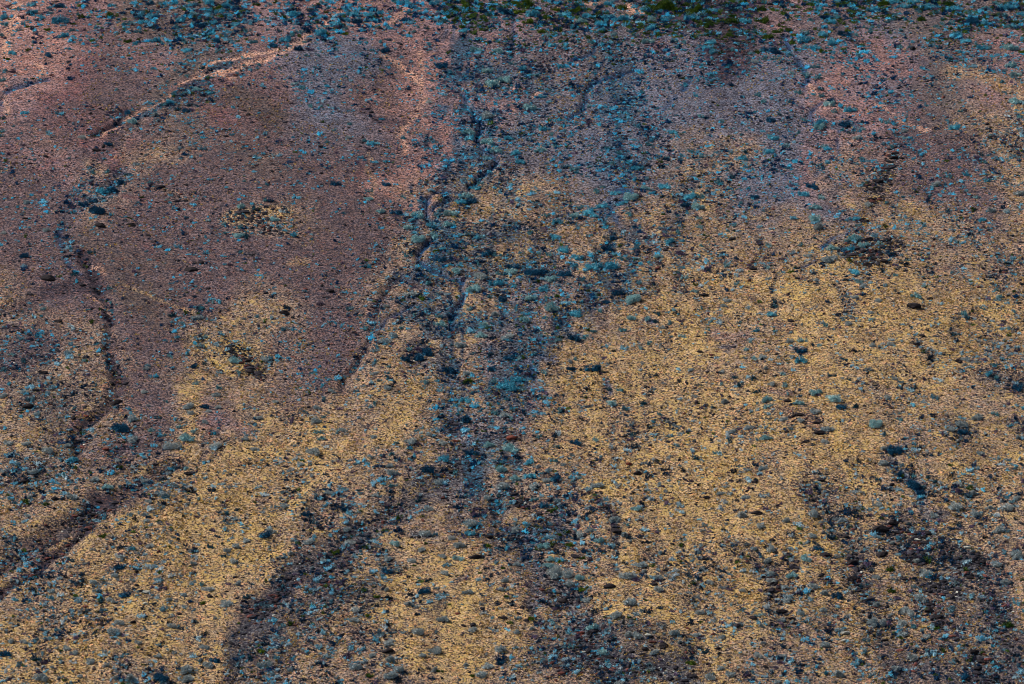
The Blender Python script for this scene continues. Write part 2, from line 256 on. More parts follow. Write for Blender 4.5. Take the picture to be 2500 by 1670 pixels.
 ('H', [(1280,1000),(1350,1120),(1530,1220),(1700,1280),(1850,1350),(2050,1420)], 60, 'k', .8, (-.2,1.8,1.6), .4), ('H', [(1620,980),(1740,1150)], 130, 'k', .6, (-.2,1.8,1.2), .2), ('H', [(1950,1150),(2100,1230),(2260,1320)], 60, 'k', .5, (0,.6,5), 0),
 ('H', [(1300,600),(1350,760),(1340,900),(1360,1000)], 130, 'B', .55, (-.3,.6,.6), .3), ('H', [(150,500),(250,620),(330,780)], 130, 'k', .5, (-.1,1.5,.8), .1), ('H', [(0,980),(150,960),(230,880)], 170, 'k', .6, (-.1,1.8,.6), 0),
 ('H', [(500,1000),(620,1060),(680,960)], 120, 'k', .4, (0,1.2,.8), 0), ('H', [(1400,1400),(1700,1430),(2100,1480),(2340,1520)], 220, 'k', .7, (-.1,1.6,1.6), .2), ('H', [(1500,1470),(1560,1520)], 130, 'K', .5, (0,1,4), 0),
 ('H', [(500,540),(640,540)], 60, 'b', .6, (0,1,.3), 0), ('H', [(0,620),(100,620)], 60, 'B', .7, (0,.5,0), 0), ('H', [(780,400),(820,460)], 60, 'k', .5, (0,1,.8), 0), ('H', [(1560,280),(1640,240),(1720,200)], 40, 'B', .7, (0,.5,0), 0),
 ('H', [(1560,400),(1480,420)], 50, 'B', .6, (0,.3,0), 0), ('H', [(60,1180),(140,1260)], 110, 'M', .4, (-.2,.8,.5), 0), ('H', [(1080,1400),(1150,1450)], 60, 'b', .5, (0,1,.5), 0), ('H', [(780,860),(860,820)], 60, 'M', .5, (-.2,.3,.5), 0),
 # I
 ('I', [(1430,20),(1500,110),(1570,180),(1650,230)], 90, 'b', .75, (-.2,2.2,.5), .3), ('I', [(1640,290),(1680,400),(1830,400)], 70, 'b', .4, (-.2,.9,.4), .1), ('I', [(1290,490),(1420,510)], 80, 'k', .7, (0,1,5), 0), ('I', [(1530,520),(1680,580)], 60, 'k', .5, (0,.6,5), 0),
 ('I', [(720,650),(760,720),(790,790)], 100, 'K', .5, (0,.8,4), .2), ('I', [(900,640),(1040,700)], 50, 'k', .6, (0,.6,3), 0), ('I', [(880,690),(960,730)], 60, 'P', .5, (-.4,-.3,0), 0), ('I', [(1160,680),(1230,760),(1180,850),(1260,920),(1290,990)], 70, 'k', .8, (0,.8,6), .2),
 ('I', [(940,840),(1060,910)], 60, 'K', .5, (0,.4,3), 0), ('I', [(1600,720),(1700,840),(1850,880)], 190, 'k', .7, (-.1,1.5,2.5), .2), ('I', [(1880,620),(2000,680),(2080,820)], 170, 'k', .7, (-.1,1.6,3), .2), ('I', [(1640,980),(1760,1110)], 110, 'K', .6, (0,.8,4), 0),
 ('I', [(1920,1320),(2060,1400),(2060,1530)], 170, 'k', .6, (0,.9,4.5), 0), ('I', [(1560,1450),(1850,1530)], 170, 'k', .7, (0,1.5,1.5), 0), ('I', [(2150,1000),(2300,1300),(2250,1500)], 260, 'k', .6, (-.1,1.4,.8), 0), ('I', [(700,1080),(760,1150),(860,1260)], 60, 'K', .5, (0,.4,3), 0),
 ('I', [(560,820),(640,880),(600,940)], 80, 'k', .4, (0,.6,2.4), 0), ('I', [(0,1540),(120,1560)], 70, 'b', .5, (0,1,.5), 0), ('I', [(1140,1310),(1160,1360)], 70, 'M', .5, (-.2,.5,.5), 0), ('I', [(1340,650),(1400,670)], 70, 'k', .6, (0,.6,4), 0), ('I', [(0,1300),(80,1340)], 70, 'k', .5, (0,1.5,.4), 0),
 ('I', [(1420,700),(1500,820)], 80, 'k', .3, (0,.8,1), 0), ('I', [(1900,850),(1950,900),(1900,960)], 80, 'b', .4, (0,1,.5), 0),
]
TILE['S'] = (0, 0)
sc_ = lambda t: 1.0 if t == 'S' else TS
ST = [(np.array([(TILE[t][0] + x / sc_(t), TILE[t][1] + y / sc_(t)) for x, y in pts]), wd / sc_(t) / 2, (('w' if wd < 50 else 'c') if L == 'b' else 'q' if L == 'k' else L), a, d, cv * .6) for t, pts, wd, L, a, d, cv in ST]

def seg_dist(px, py, pts):
    d = np.full(px.shape, 1e9)
    for (ax, ay), (bx, by) in zip(pts[:-1], pts[1:]):
        vx, vy = bx - ax, by - ay
        t = np.clip(((px - ax) * vx + (py - ay) * vy) / (vx * vx + vy * vy + 1e-9), 0, 1)
        d = np.minimum(d, np.hypot(px - ax - t * vx, py - ay - t * vy))
    return d

def fields(x, y, px, py):
    """soil rgb, grass, shrub, stone, teal and carve depth at points of the slope"""
    n1 = fbm(x / 9, y / 14, 21, 7); n2 = fbm(x / 9 + 40, y / 14, 22, 7)
    gx = np.clip((px + 380 * n1) / 100 - .5, 0, 24 - 1e-6); gy = np.clip((py + 300 * n2) / 98.24 - .5, 0, 16 - 1e-6)
    ix = gx.astype(int); iy = gy.astype(int); fx = gx - ix; fy = gy - iy
    ix1 = np.minimum(ix + 1, 24); iy1 = np.minimum(iy + 1, 16)
    g = lambda a, b: TAB[IDX[a, b]]
    F = (g(iy, ix) * (1 - fx)[:, None] + g(iy, ix1) * fx[:, None]) * (1 - fy)[:, None] + (g(iy1, ix) * (1 - fx)[:, None] + g(iy1, ix1) * fx[:, None]) * fy[:, None]
    carve = np.zeros(px.shape)
    # rills fanning down the slope from its head, each lined with brush
    fa = (px - 1250) / (py + 650) + .02 * fbm(x / 3, y / 4, 61, 3)
    st = np.maximum(np.clip(1 - np.abs(fbm(fa * 17 + 4, py / 420, 62, 3)) * 13, 0, 1), .8 * np.clip(1 - np.abs(fbm(fa * 40, py / 260 + 7, 63, 3)) * 12, 0, 1))
    st = st * np.clip(np.maximum((px - 850) / 300, (py - 820) / 300), 0, 1) * np.clip(.5 + 2.2 * fbm(x / 9 + 3, y / 12, 64, 3), 0, 1)
    F[:, 4] *= .62 + 2.3 * st; F[:, 5] *= .8 + 1.4 * st; F[:, 3] *= 1 - .25 * st
    F[:, :3] = F[:, :3] * (1 - .26 * st[:, None]) + lin((70, 68, 84)) * .26 * st[:, None]
    carve += .12 * st
    wx = px + 28 * fbm(x / 2.2, y / 3, 31, 3); wy = py + 20 * fbm(x / 2.2 + 9, y / 3, 32, 3)
    brk = fbm(x / 2.6, y / 3.6, 33, 5)
    braid = np.clip(.12 + 1.7 * np.clip(1 - np.abs(fbm(fa * 34 + 9, py / 190 + 2, 66, 4)) * 9, 0, 1) + 3.2 * fbm(x / 3.5, y / 5, 67, 3), 0, 1)
    for pts, r, L, a, dd, cv in ST:
        x0, y0 = pts.min(0) - 2.5 * r - 30; x1, y1 = pts.max(0) + 2.5 * r + 30
        s = np.nonzero((wx > x0) & (wx < x1) & (wy > y0) & (wy < y1))[0]
        if not len(s): continue
        rr = max(r, 4.0)
        d = seg_dist(wx[s], wy[s], pts) / rr
        m = np.clip(1.2 - d * .85 + (brk[s] * 2.0 if r > 12 else brk[s] * .7), 0, 1); m = m * m * (3 - 2 * m)
        if L == 'c' and r > 18: m = m * braid[s]
        am = (m * a)[:, None]
        row = TAB[ORD.index(L)]
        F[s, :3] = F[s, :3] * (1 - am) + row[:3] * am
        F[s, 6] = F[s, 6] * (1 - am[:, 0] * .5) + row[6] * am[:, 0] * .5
        F[s, 3] += m * dd[0]; F[s, 4] += m * dd[1] * 1.35; F[s, 5] += m * dd[2] * 1.2
        if L in 'wT':
            for q in (3, 4, 5): F[s, q] = F[s, q] * (1 - m * .9) + row[q] * m * .9
        if cv: carve[s] = np.maximum(carve[s], cv * np.clip(1.3 - d, 0, 1))
    F[:, 3:] = np.maximum(F[:, 3:], 0)
    return F, carve

def axis(lo, hi, step, far):
    a = list(np.arange(lo, hi + step / 2, step)); s = step; v = a[-1]
    while v < far: s *= 1.25; v += s; a.append(v)
    s = step; v = a[0]; b = []
    while v > -far: s *= 1.25; v -= s; b.append(v)
    return np.array(b[::-1] + a)

# ------------------------------------------------------------------ materials
def mat(name):
    m = bpy.data.materials.new(name); m.use_nodes = True
    n = m.node_tree.nodes; l = m.node_tree.links
    b = n['Principled BSDF']; b.inputs['Roughness'].default_value = 1.0
    b.inputs['Specular IOR Level'].default_value = 0.1
    return m, n, l, b

def mixc(n, l, t, f, a, b):
    x = n.new('ShaderNodeMix'); x.data_type = 'RGBA'; x.blend_type = t
    for sock, v in ((x.inputs[0], f), (x.inputs[6], a), (x.inputs[7], b)):
        if hasattr(v, 'is_linked') or hasattr(v, 'links'): l.new(v, sock)
        else: sock.default_value = v if not isinstance(v, tuple) else (*v, 1.0)
    return x.outputs[2]

def noise(n, l, co, scale, detail, rough=.6):
    t = n.new('ShaderNodeTexNoise'); t.inputs['Scale'].default_value = scale
    t.inputs['Detail'].default_value = detail; t.inputs['Roughness'].default_value = rough
    l.new(co, t.inputs['Vector']); return t.outputs[0]

def ramp(n, l, v, a, b, lo=0.0, hi=1.0):
    t = n.new('ShaderNodeMapRange'); l.new(v, t.inputs[0])
    t.inputs[1].default_value = a; t.inputs[2].default_value = b; t.inputs[3].default_value = lo; t.inputs[4].default_value = hi
    return t.outputs[0]

def ground_material():
    m, n, l, b = mat('stony_desert_soil')
    geo = n.new('ShaderNodeNewGeometry').outputs['Position']
    soil = n.new('ShaderNodeAttribute'); soil.attribute_name = 'soil'
    cov = n.new('ShaderNodeAttribute'); cov.attribute_name = 'cover'
    sep = n.new('ShaderNodeSeparateColor'); l.new(cov.outputs['Color'], sep.inputs[0])
    grass, stone, teal = sep.outputs[0], sep.outputs[1], sep.outputs[2]
    fine = noise(n, l, geo, 3.6, 4, .85); mid = noise(n, l, geo, .55, 4, .6); speck = noise(n, l, geo, 4.2, 3, .75)
    hue = noise(n, l, geo, 1.7, 3, .7)
    v = ramp(n, l, fine, .37, .63, .10, 2.0)
    c = mixc(n, l, 'MULTIPLY', 1.0, soil.outputs['Color'], v)
    v2 = ramp(n, l, mid, .3, .7, .72, 1.28)
    c = mixc(n, l, 'MULTIPLY', 1.0, c, v2)
    # mineral variation: rosy and slaty grains
    c = mixc(n, l, 'MULTIPLY', ramp(n, l, hue, .52, .68), c, (1.28, .9, .80))
    c = mixc(n, l, 'MULTIPLY', ramp(n, l, hue, .48, .34), c, (.80, .90, 1.15))
    # dry grass litter
    ad = n.new('ShaderNodeMath'); ad.operation = 'MULTIPLY_ADD'; l.new(grass, ad.inputs[0]); ad.inputs[1].default_value = .30
    l.new(noise(n, l, geo, 2.1, 4, .75), ad.inputs[2])
    pg = n.new('ShaderNodeMath'); pg.operation = 'MULTIPLY_ADD'; l.new(noise(n, l, geo, .28, 5, .65), pg.inputs[0]); pg.inputs[1].default_value = .45; l.new(ad.outputs[0], pg.inputs[2])
    g = ramp(n, l, pg.outputs[0], .95, 1.10, 0, .95)
    c = mixc(n, l, 'MIX', g, c, (.57, .375, .125))
    # dark grit
    ad2 = n.new('ShaderNodeMath'); ad2.operation = 'MULTIPLY_ADD'; l.new(stone, ad2.inputs[0]); ad2.inputs[1].default_value = .05
    l.new(speck, ad2.inputs[2])
    c = mixc(n, l, 'MIX', ramp(n, l, ad2.outputs[0],   .525, .585, 0, .95), c, (.026, .024, .038))
    l.new(c, b.inputs['Base Color'])
    bp = n.new('ShaderNodeBump'); bp.inputs['Strength'].default_value = .9; bp.inputs['Distance'].default_value = .12
    l.new(fine, bp.inputs['Height']); l.new(bp.outputs[0], b.inputs['Normal'])
    return m

def plant_material(name, a, bcol, dead, dead_amt, scale=6.0):
    """two leaf colours and one of dead twigs; each plant leans its own way between them"""
    m, n, l, b = mat(name)
    info = n.new('ShaderNodeObjectInfo'); geo = n.new('ShaderNodeNewGeometry')
    ns = noise(n, l, geo.outputs['Position'], scale, 3, .7)
    f = n.new('ShaderNodeMath'); f.operation = 'MULTIPLY_ADD'; l.new(info.outputs['Random'], f.inputs[0]); f.inputs[1].default_value = .7
    l.new(ramp(n, l, ns, .35, .65, -.25, .55), f.inputs[2]); f.use_clamp = True
    c = mixc(n, l, 'MIX', f.outputs[0], a, bcol)
    c = mixc(n, l, 'MIX', ramp(n, l, geo.outputs['Random Per Island'], 1 - dead_amt, 1 - dead_amt + .02), c, dead)
    v = ramp(n, l, geo.outputs['Random Per Island'], 0, 1, .7, 1.3)
    c = mixc(n, l, 'MULTIPLY', 1.0, c, v)
    l.new(c, b.inputs['Base Color'])
    return m

def attr_material(name, attr='tint', scale=8.0, lo=.7, hi=1.3, rough=1.0):
    m, n, l, b = mat(name)
    at = n.new('ShaderNodeAttribute'); at.attribute_name = attr
    geo = n.new('ShaderNodeNewGeometry')
    ns = noise(n, l, geo.outputs['Position'], scale, 3, .7)
    c = mixc(n, l, 'MULTIPLY', 1.0, at.outputs['Color'], ramp(n, l, ns, .3, .7, lo, hi))
    l.new(c, b.inputs['Base Color']); b.inputs['Roughness'].default_value = rough
    return m

def rock_material(name, a, bcol):
    m, n, l, b = mat(name)
    geo = n.new('ShaderNodeNewGeometry').outputs['Position']
    c = mixc(n, l, 'MIX', ramp(n, l, noise(n, l, geo, 3, 5, .7), .35, .68), a, bcol)
    l.new(c, b.inputs['Base Color']); b.inputs['Roughness'].default_value = .85
    bp = n.new('ShaderNodeBump'); bp.inputs['Strength'].default_value = .6; bp.inputs['Distance'].default_value = .08
    l.new(noise(n, l, geo, 7, 4, .7), bp.inputs['Height']); l.new(bp.outputs[0], b.inputs['Normal'])
    return m

M = {
 't': plant_material('blue_green_leaves', (.04, .25, .36), (.14, .50, .62), (.30, .32, .32), .08),
 'd': plant_material('deep_blue_leaves', (.005, .045, .10), (.025, .14, .25), (.09, .09, .10), .06),
 'u': plant_material('pale_teal_leaves', (.20, .42, .46), (.34, .54, .56), (.55, .50, .44), .15),
 's': plant_material('silver_grey_leaves', (.26, .34, .38), (.46, .50, .50), (.52, .45, .38), .15),
 'g': plant_material('green_leaves', (.022, .065, .016), (.12, .17, .014), (.10, .09, .05), .05),
 'k': rock_material('black_basalt', (.010, .009, .012), (.035, .026, .028)),
 'r': rock_material('rust_red_rock', (.09, .022, .018), (.24, .075, .05)),
 'p': rock_material('pale_lichened_rock', (.16, .16, .15), (.55, .53, .46)),
}

# ------------------------------------------------------------------ mesh building
def mesh_from(name, V, faces_flat, sizes, m, attrs=None, smooth=False):
    me = bpy.data.meshes.new(name)
    V = np.asarray(V, np.float32)
    me.vertices.add(len(V)); me.vertices.foreach_set('co', V.ravel())
    loops = np.asarray(faces_flat, np.int32).ravel()
    me.loops.add(len(loops)); me.loops.foreach_set('vertex_index', loops)
    nf = len(loops) // sizes
    me.polygons.add(nf)
    me.polygons.foreach_set('loop_start', np.arange(0, len(loops), sizes, dtype=np.int32))
    me.polygons.foreach_set('loop_total', np.full(nf, sizes, np.int32))
    me.polygons.foreach_set('use_smooth', np.full(nf, smooth))
    me.update(calc_edges=True)
    for k, arr in (attrs or {}).items():
        a = me.color_attributes.new(k, 'FLOAT_COLOR', 'POINT')
        rgba = np.ones((len(V), 4), np.float32); rgba[:, :3] = arr
        a.data.foreach_set('color', rgba.ravel())
    me.materials.append(m)
    me.validate()
    return me

# terrain: one sheet, fine where the photograph looks, ever coarser to the horizon
ax = axis(-74, 74, .36, 6000); ay = axis(-90, 132, .36, 6000)
GX, GY = np.meshgrid(ax, ay); gx = GX.ravel(); gy = GY.ravel()
gz = base_h(gx, gy)
far = np.hypot(gx, gy)
ppx, ppy = project(np.clip(gx, -90, 90), np.clip(gy, -95, 140), base_h(np.clip(gx, -90, 90), np.clip(gy, -95, 140)))
F, carve = fields(gx, gy, ppx, ppy)
gz = gz - carve + .34 * fbm(gx / 2.1, gy / 2.1, 51, 3) * np.clip(2 - far / 200, 0, 1)
soil = F[:, :3] * 1.0
nx = len(ax); ny = len(ay)
ii = (np.arange(ny - 1)[:, None] * nx + np.arange(nx - 1)[None, :]).ravel()
quads = np.stack([ii, ii + 1, ii + nx + 1, ii + nx], 1)
me = mesh_from('ground', np.stack([gx, gy, gz], 1), quads, 4, ground_material(),
               {'soil': soil, 'cover': np.stack([F[:, 3], np.minimum(F[:, 5], 1.1), F[:, 6]], 1)}, True)
ground = bpy.data.objects.new('ground', me); C.objects.link(ground); ground['kind'] = 'structure'
ground['label'] = 'dry stony desert slope in rosy, slate and straw colours, cut by shallow gullies'

ZG = gz.reshape(ny, nx)
def ground_z(x, y):
    x = np.asarray(x, float); y = np.asarray(y, float)
    i = np.clip(np.searchsorted(ax, x) - 1, 0, nx - 2); j = np.clip(np.searchsorted(ay, y) - 1, 0, ny - 2)
    fx = (x - ax[i]) / (ax[i + 1] - ax[i]); fy = (y - ay[j]) / (ay[j + 1] - ay[j])
    return (ZG[j, i] * (1 - fx) + ZG[j, i + 1] * fx) * (1 - fy) + (ZG[j + 1, i] * (1 - fx) + ZG[j + 1, i + 1] * fx) * fy

# shrub proto: unit width 1, height about .33; a lumpy mound of many short twig and leaf blades
def shrub_geo(seed, blades, core_res, spiky=.5, blade=.085):
    r = np.random.default_rng(seed)
    nl = r.integers(3, 7)
    lob = [(r.uniform(-.38, .38), r.uniform(-.32, .32), r.uniform(.12, .26), r.uniform(.14, .36)) for _ in range(nl)]
    lob.append((r.uniform(-.1, .1), r.uniform(-.08, .08), r.uniform(.22, .32), r.uniform(.24, .34)))
    V = []; Fc = []
    # leafy core lobes
    for lx, ly, lr, lh in lob:
        nu, nv = core_res, max(2, core_res // 2)
        b0 = len(V)
        for a in range(nv + 1):
            t = a / nv * math.pi / 2
            for q in range(nu):
                p = q / nu * 2 * math.pi
                k = r.uniform(.62, .92)
                V.append((lx + lr * .92 * k * math.cos(t) * math.cos(p), ly + lr * .8 * k * math.cos(t) * math.sin(p), lh * k * math.sin(t) - .02))
        for a in range(nv):
            for q in range(nu):
                q2 = (q + 1) % nu
                Fc.append((b0 + a * nu + q, b0 + a * nu + q2, b0 + (a + 1) * nu + q2))
                Fc.append((b0 + a * nu + q, b0 + (a + 1) * nu + q2, b0 + (a + 1) * nu + q))
    for _ in range(blades):
        lx, ly, lr, lh = lob[r.integers(len(lob))]
        p = r.uniform(0, 2 * math.pi); t = math.asin(r.uniform(0, 1) ** .8)
        nrm = np.array([math.cos(t) * math.cos(p), math.cos(t) * math.sin(p), math.sin(t) + .15])
        k = r.uniform(.7, 1.0)
        o = np.array([lx + lr * k * nrm[0], ly + lr * .85 * k * nrm[1], max(lh * k * nrm[2], .0)])
        d = nrm + r.normal(0, spiky, 3); d /= np.linalg.norm(d) + 1e-6
        s = np.cross(d, r.normal(0, 1, 3)); s /= np.linalg.norm(s) + 1e-6
        L = blade * r.uniform(.6, 2.2); wd = blade * r.uniform(.18, .45)
        b0 = len(V)
        V += [tuple(o - s * wd), tuple(o + s * wd), tuple(o + d * L)]
        Fc.append((b0, b0 + 1, b0 + 2))
    return np.array(V), np.array(Fc)

def rock_geo(seed, sub=2, flat=.55):
    import bmesh
    r = np.random.default_rng(seed)
    bm = bmesh.new(); bmesh.ops.create_icosphere(bm, subdivisions=sub, radius=.5)
    cuts = [(r.normal(0, 1, 3), r.uniform(.28, .42)) for _ in range(9)]
    V = np.array([v.co for v in bm.verts]); Fc = np.array([[v.index for v in f.verts] for f in bm.faces]); bm.free()
    for nrm, d in cuts:
        nrm = nrm / np.linalg.norm(nrm); s = V @ nrm
        V = V - np.outer(np.maximum(s - d, 0), nrm)
    V += r.normal(0, .012, V.shape)
    V[:, 0] *= 1.15; V[:, 1] *= .8; V[:, 2] *= flat / .5 * .62
    V[:, 2] += .12
    return V, Fc

NPROTO = 9
protos = {}
for kd in 'tdusg':
    L = []
    for i in range(NPROTO):
        V, Fc = shrub_geo(100 * ord(kd) + i, 620 if kd in 'su' else 520, 8, .7 if kd in 'su' else .45, .075 if kd in 'su' else .062)
        L.append(mesh_from('shrub_mound', V, Fc, 3, M[kd]))
    protos[kd] = L
BIG = {}
for kd in 'dusg':
    V, Fc = shrub_geo(9000 + ord(kd), 2600, 12, .6, .032); BIG[kd] = mesh_from('shrub_mound', V, Fc, 3, M[kd])
for kd in 'krp':
    protos[kd] = [mesh_from('weathered_rock', *rock_geo(50 * ord(kd) + i, 3 if kd == 'k' else 2), 3, M[kd]) for i in range(7)]

